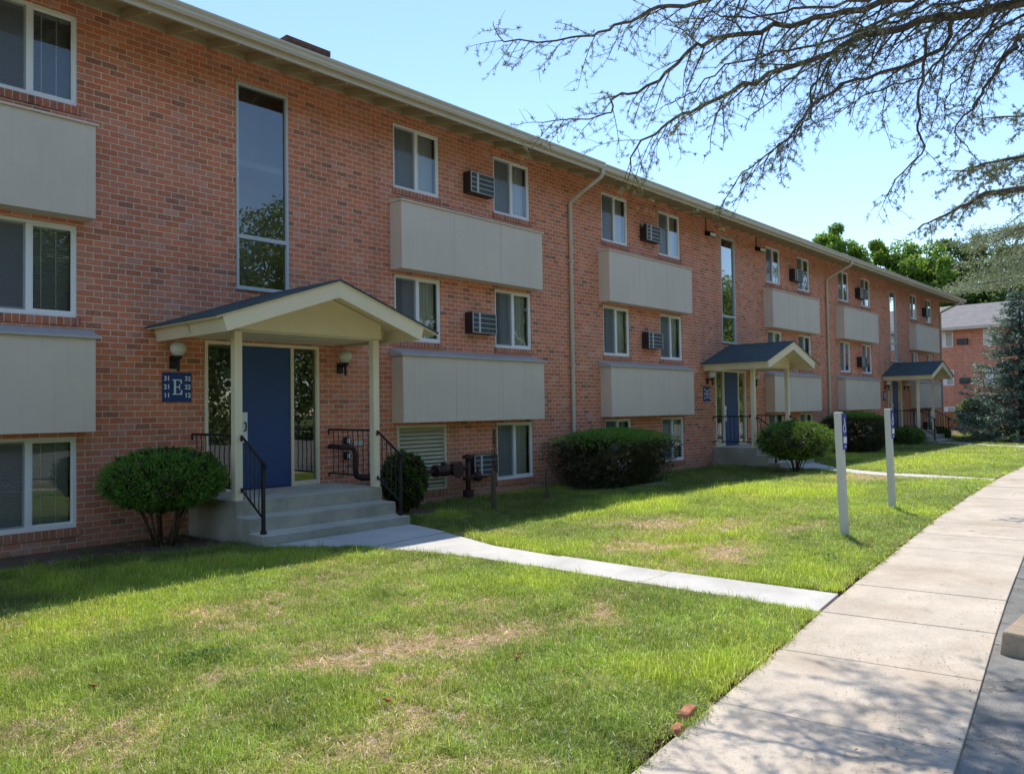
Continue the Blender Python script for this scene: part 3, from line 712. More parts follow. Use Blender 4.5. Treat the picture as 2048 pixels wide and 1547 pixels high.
# ------------------------------------------------------------------ sprinkler riser, meters
pp = thing('fire_pipe', (9.4, -0.3, 0), 'dark red rusty fire service pipe with valves running along the wall', 'pipe')
m = MB()
m.tube([(7.52,-0.02,1.11),(7.52,-0.25,1.105),(7.56,-0.30,1.10),(7.70,-0.30,1.09),(7.78,-0.30,1.06),(7.805,-0.30,0.98),(7.806,-0.30,0.72),(7.83,-0.30,0.62),(7.93,-0.30,0.585),(8.1,-0.30,0.58),(10.34,-0.30,0.595)], 0.041, 12)
m.tube([(10.345,-0.30,-0.05),(10.345,-0.30,0.85)], 0.047, 12)
pipe_o = m.build('pipe', PIPE, pp, smooth=True)
def flange(x, y, z, axis, r=0.10, t=0.03):
    m = MB(); m.lathe([(r, -t), (r, t)], (x, y, z), 18, axis=axis); m.build('flange', PIPE, pp)
for x in (8.50, 8.58, 9.55, 9.98, 10.10): flange(x, -0.30, 0.592, 'x', 0.09 if x < 9 else 0.11)
for z in (0.80, 0.40, 0.16, 0.10): flange(10.345, -0.30, z, 'z', 0.10)
m = MB()
for (cx, ln, rr) in ((9.74, 0.16, 0.10), (8.54, 0.05, 0.085)): m.lathe([(0.05,-ln),(rr,-ln*0.7),(rr*1.1,0),(rr,ln*0.7),(0.05,ln)], (cx,-0.30,0.592), 16, axis='x')
m.tube([(9.74,-0.30,0.68),(9.74,-0.30,0.74)], 0.05, 10); m.tube([(10.40,-0.30,0.43),(10.58,-0.30,0.43),(10.62,-0.30,0.36)], 0.04, 10)
m.lathe([(0.03,-0.09),(0.075,-0.06),(0.085,0),(0.075,0.06),(0.03,0.09)], (10.60,-0.30,0.42), 14, axis='x'); m.tube([(10.60,-0.30,0.48),(10.60,-0.30,0.62)], 0.018, 8)
m.build('valve_body', PIPE, pp, smooth=True)
m = MB()
m.lathe([(0.135,-0.012),(0.15,0.0),(0.135,0.012)], (9.98,-0.43,0.592), 20, axis='y'); m.tube([(9.98,-0.30,0.592),(9.98,-0.45,0.592)], 0.015, 8); m.build('hand_wheel', PIPE, pp)
m = MB()
m.lathe([(0.10,-0.01),(0.11,0.0),(0.10,0.01)], (8.54,-0.42,0.592), 20, axis='y'); m.build('hand_wheel', PIPE, pp)
for (z, lab) in ((1.19, 'upper small black meter box with pale dial behind the railing'), (0.945, 'lower small black meter box with pale dial behind the railing')):
    mb = thing('meter_box', (7.835, -0.02, z), lab, 'meter', 'meter boxes on the brick wall')
    m = MB(); m.prism([(7.835+0.062*math.cos(q), z+0.068*math.sin(q)) for q in np.linspace(0.4, 0.4+2*math.pi, 9)[:-1]], 'y', -0.085, -0.001); m.build('case', IRON, mb, bevel=0.006)
    m = MB(); m.box(7.81, 7.865, -0.089, -0.0855, z-0.04, z+0.04); m.build('dial', WHITE, mb)
m = MB(); m.box(8.0, 8.175, -0.012, -0.001, 1.105, 1.178); tag(m.build('wall_plate', ALU), 'small blank pale plate on bricks beside the upper meter box', 'plate')
# ------------------------------------------------------------------ ground, sidewalk, paths, parking lot
EX = np.array([-40, -8, 3.05, 4.5, 7.07, 9.6, 13.0, 16.1, 19.9, 24.5, 32, 45, 66, 120.])
EY = np.array([-13.6, -9.98, -8.67, -8.5, -8.17, -7.89, -7.52, -7.24, -6.95, -6.70, -6.45, -6.3, -6.3, -6.3])
def yL(x): return np.interp(x, EX, EY)
def yR(x):
    s = (yL(np.asarray(x)+0.3)-yL(np.asarray(x)-0.3))/0.6
    return yL(x)-1.2*np.sqrt(1+s*s)
PATHS = [
 [[(5.14,-1.945),(7.54,-1.945),(7.36,-2.88),(6.03,-3.0)], [(6.03,-3.012),(7.36,-2.892),(7.0,-4.1),(6.92,-5.2),(6.31,-5.3),(6.33,-4.5)],
  [(6.31,-5.312),(6.92,-5.212),(6.90,-6.6),(6.29,-6.62)], [(6.29,-6.632),(6.90,-6.612),(7.08,-8.155),(6.37,-8.245)]],
 [[(20.2,-1.945),(22.5,-1.945),(21.2,-3.0),(20.15,-3.0)], [(20.15,-3.012),(21.2,-3.012),(20.5,-3.9),(19.95,-5.0),(19.25,-5.0),(19.7,-3.9)], [(19.25,-5.012),(19.95,-5.012),(19.86,-6.94),(19.15,-6.99)]],
 [[(35.6,-1.945),(37.9,-1.945),(36.2,-3.2),(35.1,-3.2)], [(35.1,-3.212),(36.2,-3.212),(34.8,-4.8),(33.9,-4.8)], [(33.9,-4.812),(34.8,-4.812),(34.0,-6.36),(33.1,-6.38)]]]
def in_poly(px, py, poly, grow=0.0):
    c = np.zeros(px.shape, bool); n = len(poly)
    for i in range(n):
        x1_, y1_ = poly[i]; x2_, y2_ = poly[(i+1) % n]
        cond = ((y1_ > py) != (y2_ > py))
        xi = (x2_-x1_)*(py-y1_)/((y2_-y1_) if y2_ != y1_ else 1e-9)+x1_
        c ^= cond & (px < xi)
    return c
def on_path(px, py):
    r = np.zeros(px.shape, bool)
    for pth in PATHS:
        for q in pth: r |= in_poly(px, py, q)
    for s in STAIRS: r |= (np.abs(px-s) < 1.19) & (py > -1.95) & (py < 0.05)
    return r
# lawn condition fields (0..1): dead thatch, bare soil, lime growth
SPOT_D = [(2.45,-6.13,.40,.22,.8),(3.35,-6.3,.5,.2,.7),(3.75,-6.55,.35,.2,.65),(5.2,-6.85,.4,.2,.6),(1.75,-6.5,.5,.3,.7),(1.4,-6.1,.4,.3,.6),(1.74,-5.0,.3,.2,.6),(4.3,-6.8,.6,.25,.55),
          (8.4,-6.55,.5,.35,.9),(9.3,-5.0,.9,.6,.75),(10.1,-5.6,1.0,.45,.9),(10.3,-6.4,.7,.3,.7),(9.1,-4.2,.7,.4,.6),(8.2,-5.4,.6,.7,.6),(12.0,-5.6,1.2,.35,.55),(18.3,-4.6,1.1,.5,.9),(3.0,-4.3,.8,.3,.3),(2.6,-7.4,.5,.2,.45)]
SPOT_L = [(11.4,-3.4,1.5,.5,1.),(14.5,-3.5,1.8,.5,1.),(13.7,-4.6,1.4,.5,.8),(9.9,-3.4,.9,.35,.8),(15.4,-5.2,1.5,.6,.8),(17.5,-6.0,2,.5,.6),(8.6,-7.6,1.0,.3,.5),(24,-4.5,4,1.2,.9)]
def spots(L, x, y, seed):
    s = np.zeros_like(x)
    wx = (fbm(x*1.6, y*1.6, seed, 3)-.5)*0.9; wy = (fbm(x*1.6+9, y*1.6, seed+3, 3)-.5)*0.6
    for (a, b, rx, ry, k) in L: s = np.maximum(s, k*np.exp(-(((x+wx-a)/rx)**2+((y+wy-b)/ry)**2)))
    return s
def lawn_fields(x, y):
    n = fbm(x*0.9+3, y*0.9, 5, 5); n2 = fbm(x*4, y*4, 11, 3)
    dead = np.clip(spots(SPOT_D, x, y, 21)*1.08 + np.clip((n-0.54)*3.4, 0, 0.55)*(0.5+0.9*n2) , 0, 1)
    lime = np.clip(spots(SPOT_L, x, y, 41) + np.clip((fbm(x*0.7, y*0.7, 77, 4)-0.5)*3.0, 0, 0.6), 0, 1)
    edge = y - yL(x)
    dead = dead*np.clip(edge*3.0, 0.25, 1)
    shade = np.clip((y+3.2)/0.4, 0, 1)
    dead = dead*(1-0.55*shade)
    soil = np.clip(spots([(2.5,-6.2,.16,.07,1.),(8.42,-6.6,.22,.12,1.),(8.9,-6.3,.12,.06,.9)], x, y, 61), 0, 1)
    bed = np.zeros_like(x)
    wob = (fbm(x*2.2, y*2.2, 31, 4)-.5)*0.7
    bed = np.maximum(bed, np.clip(((y+1.25+wob)*4), 0, 1)*(x < 5.2))
    bed = np.maximum(bed, np.clip(((y+0.42+wob*0.4)*5), 0, 1)*(x >= 5.2))
    for (a, b, rx, ry) in ((14.1,-1.0,1.7,.75),(28.7,-1.0,1.3,1.1),(19.1,-2.4,.7,.5),(4.57,-.8,.9,.75),(8.5,-.8,.55,.6),(34.8,-1,.8,.7),(40.5,-.8,.6,.5),(39,-3.7,2.0,2.0),(42.6,-1.2,.8,.8)):
        bed = np.maximum(bed, np.clip(1.6-1.2*(((x-a)/rx)**2+((y-b)/ry)**2)+wob, 0, 1))
    return dead, lime, soil, bed
gm = NT('far_ground'); p = gm.pos(); n = gm.noise(p, 0.25, 6); n2 = gm.noise(p, 6, 4)
gcol = gm.mix(gm.ramp(n2, [(0.3, 0.0), (0.7, 0.6)]), gm.ramp(n, [(0.3, (0.06, 0.10, 0.02, 1)), (0.7, (0.12, 0.16, 0.035, 1))]), (0.16, 0.15, 0.06, 1))
GROUND = gm.done(gm.bsdf(gcol, 0.95, 0.1, normal=gm.bump(n2, 0.5, 0.05)))
m = MB(); m.box(-400, 900, -500, 600, -0.5, -0.10); tag(m.build('ground', GROUND), kind='structure')
lm = NT('lawn_soil'); at = lm.n('ShaderNodeAttribute', attribute_name='tint'); p = lm.pos(); n = lm.noise(p, 55, 5, 0.75)
LAWN = lm.done(lm.bsdf(lm.mix(1.0, at.outputs['Color'], lm.ramp(n, [(0.3, 0.45), (0.7, 1.35)]), 'MULTIPLY'), 0.95, 0.1, normal=lm.bump(n, 0.8, 0.02)))
def lawn_grid(xs_, nt):
    X = np.repeat(xs_[:, None], nt, 1); T = np.linspace(0, 1, nt)[None, :]**1.0
    Y0 = yL(X)+0.02+0.03*(vnoise(X*5, X*0, 9)-.5)+0.05*(vnoise(X*1.7, X*0, 19)-.5); Y1 = np.where(X > XR+0.1, 40.0, 0.12)
    Y = Y0+(Y1-Y0)*T
    Z = 0.012+0.02*(fbm(X*0.8, Y*0.8, 3, 3)-0.5); Z = Z-0.06*on_path(X, Y); Z[:, 0] = -0.08
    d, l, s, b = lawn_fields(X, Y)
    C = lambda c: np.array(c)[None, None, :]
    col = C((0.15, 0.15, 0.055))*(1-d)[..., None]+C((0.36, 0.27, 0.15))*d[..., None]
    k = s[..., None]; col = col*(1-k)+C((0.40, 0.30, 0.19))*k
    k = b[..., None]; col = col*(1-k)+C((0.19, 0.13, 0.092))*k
    k = (T*np.ones_like(X) < 1.5/nt)[..., None]; col = np.where(k, C((0.10, 0.06, 0.035)), col)
    nx_ = len(xs_); V = np.stack([X, Y, Z], 2).reshape(-1, 3); i = np.arange(nx_-1)[:, None]*nt+np.arange(nt-1)[None, :]
    F = np.stack([i, i+nt, i+nt+1, i+1], 2).reshape(-1, 4)
    return V, F, np.concatenate([col.reshape(-1, 3), np.ones((len(V), 1))], 1)
V, F, Cc = lawn_grid(np.concatenate([np.arange(-10, 0, 0.25), np.arange(0, 14, 0.07), np.arange(14, 26, 0.12), np.arange(26, 44.5, 0.3)]), 110)
V2, F2, C2 = lawn_grid(np.concatenate([[44.56], np.arange(46, 75, 1.0)]), 60)
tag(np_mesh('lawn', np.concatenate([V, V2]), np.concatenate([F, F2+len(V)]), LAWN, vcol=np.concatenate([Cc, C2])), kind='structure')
# sidewalk slabs
m = MB(); x = -7.5
jx = []
while x < 75:
    s = float((yL(x+0.3)-yL(x-0.3))/0.6); k = 1/math.sqrt(1+s*s)
    jx.append(x); x += 1.17*k
for i in range(len(jx)-1):
    a, b = jx[i]+0.004, jx[i+1]-0.004
    sh = 0.12  # joints run square to the walk
    def PT(x_, e): 
        yy = float(yL(x_)); s = float((yL(x_+0.3)-yL(x_-0.3))/0.6); k = 1/math.sqrt(1+s*s)
        return (x_+1.2*s*k*e, yy-1.2*k*e)
    q = [PT(a, 0), PT(a, 1), PT(b, 1), PT(b, 0)]; dz = 0.006*(random.random()-.5)
    m.hexa([(p_[0], p_[1], -0.11) for p_ in q]+[(p_[0], p_[1], 0.0+dz) for p_ in q])
tag(m.build('sidewalk', WALKC, bevel=0.005), kind='structure')
for pi, pth in enumerate(PATHS):
    m = MB()
    for j, q in enumerate(pth):
        dz = (0.0, -0.012, 0.0, 0.004)[j]; nq = len(q); b0 = len(m.v)
        zt = [0.012 if c[1] < yL(c[0])+0.4 else 0.036+dz for c in q]      # the last slab runs down flush with the walk
        m.v += [(c[0], c[1], -0.08) for c in q]+[(c[0], c[1], z_) for c, z_ in zip(q, zt)]
        cw = sum(q[i][0]*q[(i+1) % nq][1]-q[(i+1) % nq][0]*q[i][1] for i in range(nq)) < 0
        top = [b0+nq+i for i in range(nq)]; m.f.append(tuple(top[::-1] if cw else top)); m.mi.append(0)
        for i in range(nq):
            e = (b0+i, b0+(i+1) % nq, b0+nq+(i+1) % nq, b0+nq+i); m.f.append(e[::-1] if cw else e); m.mi.append(0)
    tag(m.build('path', CONC, bevel=0.005), kind='structure')
am = NT('old_asphalt'); p = am.pos(); n = am.noise(p, 2.2, 6, 0.7); n2 = am.noise(p, 95, 4, 0.8)
vo = am.n('ShaderNodeTexVoronoi', feature='DISTANCE_TO_EDGE'); vo.inputs['Scale'].default_value = 1.5
wp = am.n('ShaderNodeMapping'); nz = am.n('ShaderNodeTexNoise'); nz.inputs['Scale'].default_value = 4; nz.inputs['Detail'].default_value = 5; am.l(p, nz.inputs['Vector'])
va = am.n('ShaderNodeVectorMath', operation='MULTIPLY_ADD'); am.l(nz.outputs['Color'], va.inputs[0]); va.inputs[1].default_value = (0.5, 0.5, 0); am.l(p, va.inputs[2]); am.l(va.outputs[0], vo.inputs['Vector'])
crk = am.ramp(vo.outputs['Distance'], [(0.0, 1.0), (0.018, 0.8), (0.03, 0.0)])
acol = am.ramp(am.math('ADD', am.math('MULTIPLY', n, 0.5), am.math('MULTIPLY', n2, 0.5)), [(0.36, (0.10, 0.097, 0.09, 1)), (0.64, (0.34, 0.325, 0.295, 1))])
acol = am.mix(am.math('MULTIPLY', crk, am.ramp(am.noise(p, 0.6, 3), [(0.42, 0.15), (0.6, 0.85)])), acol, (0.04, 0.036, 0.03, 1))
ASPH = am.done(am.bsdf(acol, 0.92, 0.2, normal=am.bump(am.math('SUBTRACT', n2, am.math('MULTIPLY', crk, 2.0)), 0.6, 0.008)))
m = MB(); xs_ = np.arange(-40, 76, 1.0)
for i in range(len(xs_)-1):
    a, b = float(xs_[i]), float(xs_[i+1]); m.poly([(a,-30,-0.022),(b,-30,-0.022),(b,float(yR(b))+0.1,-0.022),(a,float(yR(a))+0.1,-0.022)])
tag(m.build('parking_lot', ASPH), kind='structure')
# concrete kerb end beside the walk
kb = MB()
def KP(x_, e): 
    return (x_, float(yR(x_))-e)
prof = [(6.13, -9.545), (6.08, -9.97), (8.0, -10.03), (8.05, -9.60)]
kb.hexa([(p_[0], p_[1], -0.05) for p_ in prof]+[(prof[0][0]+.02, prof[0][1]-.02, 0.135), (prof[1][0]+.02, prof[1][1], 0.125), (prof[2][0], prof[2][1], 0.125), (prof[3][0], prof[3][1]-.02, 0.13)])
tag(kb.build('kerb_block', KERBC, bevel=0.02), 'stained chunky concrete kerb end beside the sidewalk at the right edge', 'kerb')

# ------------------------------------------------------------------ grass blades
def blade_tuft(seed, n, h, spread, lean):
    r = np.random.default_rng(seed); V = []; F = []
    for i in range(n):
        a = r.uniform(0, 2*math.pi); rr = spread*math.sqrt(r.random()); bx, by = rr*math.cos(a), rr*math.sin(a)
        hh = h*r.uniform(0.45, 1.15); d = r.uniform(0, 2*math.pi); ln = lean*r.uniform(0.1, 1.3)
        wv = np.array([-math.sin(d), math.cos(d), 0])*r.uniform(0.0011, 0.0021)
        p0 = np.array([bx, by, -0.004]); p1 = p0+np.array([math.cos(d)*ln*hh*0.35, math.sin(d)*ln*hh*0.35, hh*0.6]); p2 = p0+np.array([math.cos(d)*ln*hh, math.sin(d)*ln*hh, hh*(1.0-0.35*min(1, ln))])
        b = len(V); V += [p0-wv, p0+wv, p1+wv*0.8, p1-wv*0.8, p2]; F += [(b, b+1, b+2, b+3), (b+3, b+2, b+4)]
    me = bpy.data.meshes.new('grass_tuft'); me.from_pydata([tuple(v) for v in V], [], F); return me
gmt = NT('grass_blade'); at = gmt.n('ShaderNodeAttribute', attribute_name='tint', attribute_type='INSTANCER')
oi = gmt.n('ShaderNodeNewGeometry'); rnd = oi.outputs['Random Per Island']
gc = gmt.mix(1.0, at.outputs['Color'], gmt.ramp(rnd, [(0, (0.55, 0.62, 0.5, 1)), (0.5, (1, 1, 1, 1)), (0.74, (1.25, 1.2, 1.15, 1)), (0.82, (1.6, 1.4, 2.0, 1)), (1.0, (1.9, 1.65, 3.2, 1))]), 'MULTIPLY')
gb = gmt.bsdf(gc, 0.36, 0.5)
tr = gmt.n('ShaderNodeBsdfTranslucent'); gmt.l(gc, tr.inputs[0]); mx = gmt.n('ShaderNodeMixShader'); mx.inputs[0].default_value = 0.55
gmt.l(gb, mx.inputs[1]); gmt.l(tr.outputs[0], mx.inputs[2]); GRASS = gmt.done(mx.outputs[0])
tc = bpy.data.collections.new('grass_kinds')
for i, (n, h, sp_, ln) in enumerate(((26, 0.055, 0.055, 1.0), (26, 0.068, 0.055, 0.8), (24, 0.042, 0.06, 1.5), (20, 0.085, 0.05, 0.65))):
    me = blade_tuft(100+i, n, h, sp_, ln); me.materials.append(GRASS)
    o = bpy.data.objects.new('grass_tuft_%d' % i, me); tc.objects.link(o)
def in_view(P, mu=350, mv=260):
    d = P-np.array(CAM); z = d@np.array(fwd); u = 1024+FPX*(d@np.array(rt))/np.maximum(z, .1); v = 773.5-FPX*(d@np.array(up))/np.maximum(z, .1)
    return (z > 0.5) & (u > -mu) & (u < 2048+mu) & (v < 1547+mv), z
pts = []; sizes = []
for (x0_, x1_, dens, sz) in ((-3, 9, 900, 1.0), (9, 16, 560, 1.25), (16, 28, 260, 1.7), (28, 46, 110, 2.4), (46, 66, 40, 4.0)):
    y1_ = 0.0 if x1_ <= 46 else 30.0; y0_ = -10.0
    n = int((x1_-x0_)*(y1_-y0_)*dens); x = rng.uniform(x0_, x1_, n); y = rng.uniform(y0_, y1_, n)
    # dense edge fringe is kept by sampling right up to the walk
    ok = (y > yL(x)+0.01+0.06*(vnoise(x*6, x*0, 9)-.3)) & (y < np.where(x > XR, 30, -0.03)) & ~on_path(x, y) & ~on_path(x+0.05*sz, y) & ~on_path(x-0.05*sz, y)
    x, y = x[ok], y[ok]; P = np.stack([x, y, np.zeros_like(x)], 1); vis, z = in_view(P)
    pts.append(P[vis]); sizes.append(np.full(vis.sum(), sz))
P = np.concatenate(pts); S = np.concatenate(sizes); x, y = P[:, 0], P[:, 1]
dead, lime, soil, bed = lawn_fields(x, y)
keep = (rng.random(len(x)) > soil*0.97) & (rng.random(len(x)) > bed*0.985) & (rng.random(len(x)) > np.clip(dead-0.25, 0, 1)*0.62)
P, S, x, y, dead, lime = P[keep], S[keep], x[keep], y[keep], dead[keep], lime[keep]
P[:, 2] = 0.012+0.02*(fbm(x*0.8, y*0.8, 3, 3)-0.5)
N = len(P)
n1 = fbm(x*2.5, y*2.5, 91, 3)
base = np.array([0.235, 0.325, 0.05])[None]*((0.7+0.75*n1)*np.where(y > -3.0, 0.56, 1.0))[:, None]; li = np.array([0.42, 0.53, 0.05])[None]; tan = np.array([0.52, 0.43, 0.21])[None]; oliv = np.array([0.36, 0.34, 0.10])[None]  # shade put into the tint: grass darkened inside the building's shadow
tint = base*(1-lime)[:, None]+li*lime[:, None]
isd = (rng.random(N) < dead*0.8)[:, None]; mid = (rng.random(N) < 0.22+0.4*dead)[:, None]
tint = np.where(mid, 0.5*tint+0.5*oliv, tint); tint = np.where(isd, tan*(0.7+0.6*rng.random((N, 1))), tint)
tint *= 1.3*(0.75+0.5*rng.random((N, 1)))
edge = np.clip(1-(y-yL(x))*4, 0, 1)
idx = rng.choice(4, N, p=[0.35, 0.35, 0.15, 0.15]); idx = np.where(isd[:, 0], 2, idx); idx = np.where((lime > 0.55) & ~isd[:, 0] & (rng.random(N) < 0.6), 3, idx)
hs = (0.75+0.5*rng.random(N))*(1-0.35*dead)*(1+0.75*np.clip(lime-0.4, 0, 1))*(1-0.25*edge); hs = np.where(isd[:, 0], hs*0.6, hs)
hs = hs*np.where(S > 2, S*0.45, np.where(S > 1.5, S*0.62, np.where(S > 1.2, S*0.85, 1)))
cl = fbm(x*5.5, y*5.5, 55, 3); hs = hs*(0.62+0.85*cl)*np.where(rng.random(N) < 0.03, 1.7, 1.0)
st_ = (rng.random(N) < 0.05)[:, None]; tint = np.where(st_, np.array([0.62, 0.58, 0.36])[None]*(0.7+0.5*rng.random((N, 1))), tint); idx = np.where(st_[:, 0], 2, idx)
scl = np.stack([S*(0.85+0.4*rng.random(N)), S*(0.85+0.4*rng.random(N)), hs], 1)
rot = np.stack([rng.normal(0, 0.12, N), rng.normal(0, 0.12, N), rng.uniform(0, 6.283, N)], 1)
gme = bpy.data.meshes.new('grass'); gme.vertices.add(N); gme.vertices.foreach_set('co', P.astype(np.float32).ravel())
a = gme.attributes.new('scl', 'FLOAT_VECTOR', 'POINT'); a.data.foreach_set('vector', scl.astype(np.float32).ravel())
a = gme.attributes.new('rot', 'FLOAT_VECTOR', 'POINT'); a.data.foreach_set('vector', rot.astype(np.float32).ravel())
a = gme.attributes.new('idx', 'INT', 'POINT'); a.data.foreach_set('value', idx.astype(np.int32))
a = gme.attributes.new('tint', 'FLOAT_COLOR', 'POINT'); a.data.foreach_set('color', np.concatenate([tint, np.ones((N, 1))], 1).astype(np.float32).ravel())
gme.materials.append(GRASS); gme.update()
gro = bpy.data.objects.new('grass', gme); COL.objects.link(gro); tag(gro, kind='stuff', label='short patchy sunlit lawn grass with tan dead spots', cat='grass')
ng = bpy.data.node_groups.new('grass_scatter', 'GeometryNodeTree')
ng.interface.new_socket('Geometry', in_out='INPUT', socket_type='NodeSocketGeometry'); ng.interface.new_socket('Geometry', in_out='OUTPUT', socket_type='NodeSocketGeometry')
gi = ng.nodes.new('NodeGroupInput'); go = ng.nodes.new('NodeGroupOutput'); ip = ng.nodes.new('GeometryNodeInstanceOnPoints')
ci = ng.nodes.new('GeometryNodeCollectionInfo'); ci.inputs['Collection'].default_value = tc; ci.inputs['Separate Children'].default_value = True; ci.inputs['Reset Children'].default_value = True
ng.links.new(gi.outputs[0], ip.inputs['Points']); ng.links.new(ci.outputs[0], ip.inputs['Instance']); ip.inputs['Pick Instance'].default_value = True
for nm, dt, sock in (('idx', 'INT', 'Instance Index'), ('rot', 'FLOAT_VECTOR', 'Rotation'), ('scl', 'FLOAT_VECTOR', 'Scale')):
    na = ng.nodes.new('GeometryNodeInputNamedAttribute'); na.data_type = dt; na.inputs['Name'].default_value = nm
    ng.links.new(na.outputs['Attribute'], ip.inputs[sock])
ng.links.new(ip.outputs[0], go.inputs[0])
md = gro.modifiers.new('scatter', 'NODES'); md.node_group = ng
print('GRASS tufts', N)

# ------------------------------------------------------------------ small things on the ground
for (px, py, lab) in ((10.08, -7.161, 'nearer off-white square sign post with blue wheelchair plate, by the sidewalk'), (13.09, -6.826, 'farther off-white square sign post with blue wheelchair plate, by the sidewalk')):
    t = thing('sign_post', (px, py, 0), lab, 'sign post', 'accessible parking posts')
    h = 1.565 if px < 11 else 1.585
    m = MB(); le = 0.035 if px < 11 else 0.025     # both posts lean a little
    m.hexa([(px-0.045,py-0.045,-0.1),(px+0.045,py-0.045,-0.1),(px+0.045,py+0.045,-0.1),(px-0.045,py+0.045,-0.1),
            (px-0.045-le*0.4,py-0.045+le,h),(px+0.045-le*0.4,py-0.045+le,h),(px+0.045-le*0.4,py+0.045+le,h),(px-0.045-le*0.4,py+0.045+le,h)])
    m.build('post', POSTW, t, bevel=0.008)
    m = MB(); yb = py-0.052+le*0.85; z1, z0 = h-0.02, h-0.46; cx = px+0.012
    m.box(cx-0.055, cx+0.062, yb-0.004, yb, z0, z1); pl = m.build('sign_plate', BADGE, t)
    m = MB(); yy0, yy1 = yb-0.008, yb-0.0045; zc = z1-0.15
    m.lathe([(0.013,-0.0018),(0.013,0.0018)], (cx, (yy0+yy1)/2, zc+0.085), 12, axis='y')
    m.prism([(cx-0.012,zc+0.07),(cx+0.006,zc+0.07),(cx+0.010,zc+0.0),(cx-0.008,zc+0.0)], 'y', yy0, yy1)
    m.prism([(cx-0.005,zc+0.045),(cx+0.028,zc+0.045),(cx+0.028,zc+0.032),(cx-0.005,zc+0.032)], 'y', yy0-0.0004, yy1)
    m.prism([(cx-0.008,zc+0.013),(cx+0.026,zc+0.013),(cx+0.044,zc-0.055),(cx+0.030,zc-0.058),(cx+0.018,zc-0.002),(cx-0.008,zc-0.002)], 'y', yy0-0.0008, yy1)
    n = 18
    for i in range(n):
        a0, a1 = 2.0+4.2*i/n, 2.0+4.2*(i+1)/n; c0 = lambda a_, r_: (cx-0.006+r_*math.cos(a_), zc-0.03+r_*1.15*math.sin(a_))
        m.prism([c0(a0,.046), c0(a1,.046), c0(a1,.034), c0(a0,.034)], 'y', yy0-0.0002*(i % 2), yy1)
    m.box(cx-0.05, cx+0.057, yy0, yy1, z0+0.075, z0+0.155); m.prism([(cx-0.03,z0+0.035),(cx+0.03,z0+0.05),(cx+0.03,z0+0.02)], 'y', yy0, yy1)
    m.build('symbol', WHITE, pl)
for (bx, by, h, r_, lab) in ((9.48, -1.755, 0.66, 0.040, 'brown stake standing in the shade in front of the ground level air conditioner'), (10.895, -1.73, 0.62, 0.038, 'short brown post standing just left of the big hedge')):
    m = MB(); m.tube([(bx,by,-0.1),(bx,by,h-0.02),(bx,by,h)], [r_, r_, r_*0.7], 12); tag(m.build('bollard', POST, smooth=False), lab, 'bollard', 'brown posts on the lawn')
t = thing('brick_fragment', (3.76, -8.56, 0), 'orange brick fragment on the lawn edge, larger and higher one', 'brick')
ORB = paint('orange_brick', (0.42, 0.17, 0.085, 1), 0.85, 0.2, 12)
m = MB(); m.hexa([(3.70,-8.60,0.0),(3.86,-8.57,0.005),(3.85,-8.50,0.01),(3.69,-8.53,0.0),(3.71,-8.59,0.055),(3.85,-8.565,0.06),(3.84,-8.505,0.06),(3.70,-8.53,0.05)]); m.build('brick', ORB, t, bevel=0.008)
t = thing('brick_fragment', (3.60, -8.60, 0), 'orange brick chip below the larger fragment at the lawn edge', 'brick')
m = MB(); m.hexa([(3.55,-8.63,0.0),(3.66,-8.61,0.0),(3.65,-8.56,0.01),(3.54,-8.58,0.0),(3.56,-8.62,0.035),(3.64,-8.605,0.03),(3.64,-8.565,0.04),(3.55,-8.58,0.03)]); m.build('brick', ORB, t, bevel=0.006)
m = MB(); m.prism([(14.2,-1.72),(15.2,-1.64),(15.15,-1.36),(14.15,-1.44)], 'z', 0.0, 0.045); tag(m.build('splash_block', STEPC, bevel=0.008), 'flat grey concrete splash slab lying in front of the big hedge', 'splash block')
n = 1500; x = 2.8+np.abs(rng.normal(0, 3.2, n)); e = rng.random(n); ok = fbm(x*2.2, e*4, 88, 4)+0.25*(np.abs(e-0.5) > 0.42) > 0.56; x, e = x[ok], e[ok]; n = len(x)
P0 = np.stack([x+0.12*e, yL(x)-1.19*e, np.full(n, 0.008)], 1); q = rng.uniform(0, 6.283, n)
v, f = leaf_geo(P0, np.stack([np.cos(q), np.sin(q), rng.uniform(0, .3, n)], 1), np.tile([0, 0, 1.], (n, 1))+rng.normal(0, .25, (n, 3)), rng.uniform(.008, .035, n), rng.uniform(.002, .008, n))
tag(np_mesh('litter', v, f, RUST, rnd=rng.random(n)), kind='stuff', label='brown needle litter scattered on the sidewalk', cat='litter')
R = random.Random(5)
for (a, b, lab) in ((3.87,-7.26,'dry curled leaf in the middle of the front lawn'),(2.83,-7.22,'dry brown leaf near the bottom of the front lawn'),(1.86,-5.68,'dry brown leaf at the left of the front lawn')):
    m = MB(); q = R.uniform(0, 6); c, s = math.cos(q), math.sin(q); P_ = lambda u, v, z: (a+u*c-v*s, b+u*s+v*c, z)
    m.poly([P_(-.05,0,.05),P_(-.02,.025,.065),P_(.0,0,.045)]); m.poly([P_(-.05,0,.05),P_(0,0,.045),P_(-.02,-.025,.07)]); m.poly([P_(-.02,.025,.065),P_(.05,.006,.07),P_(0,0,.045)]); m.poly([P_(0,0,.045),P_(.05,.006,.07),P_(-.02,-.025,.07)])
    tag(m.build('fallen_leaf', ORB), lab, 'leaf')
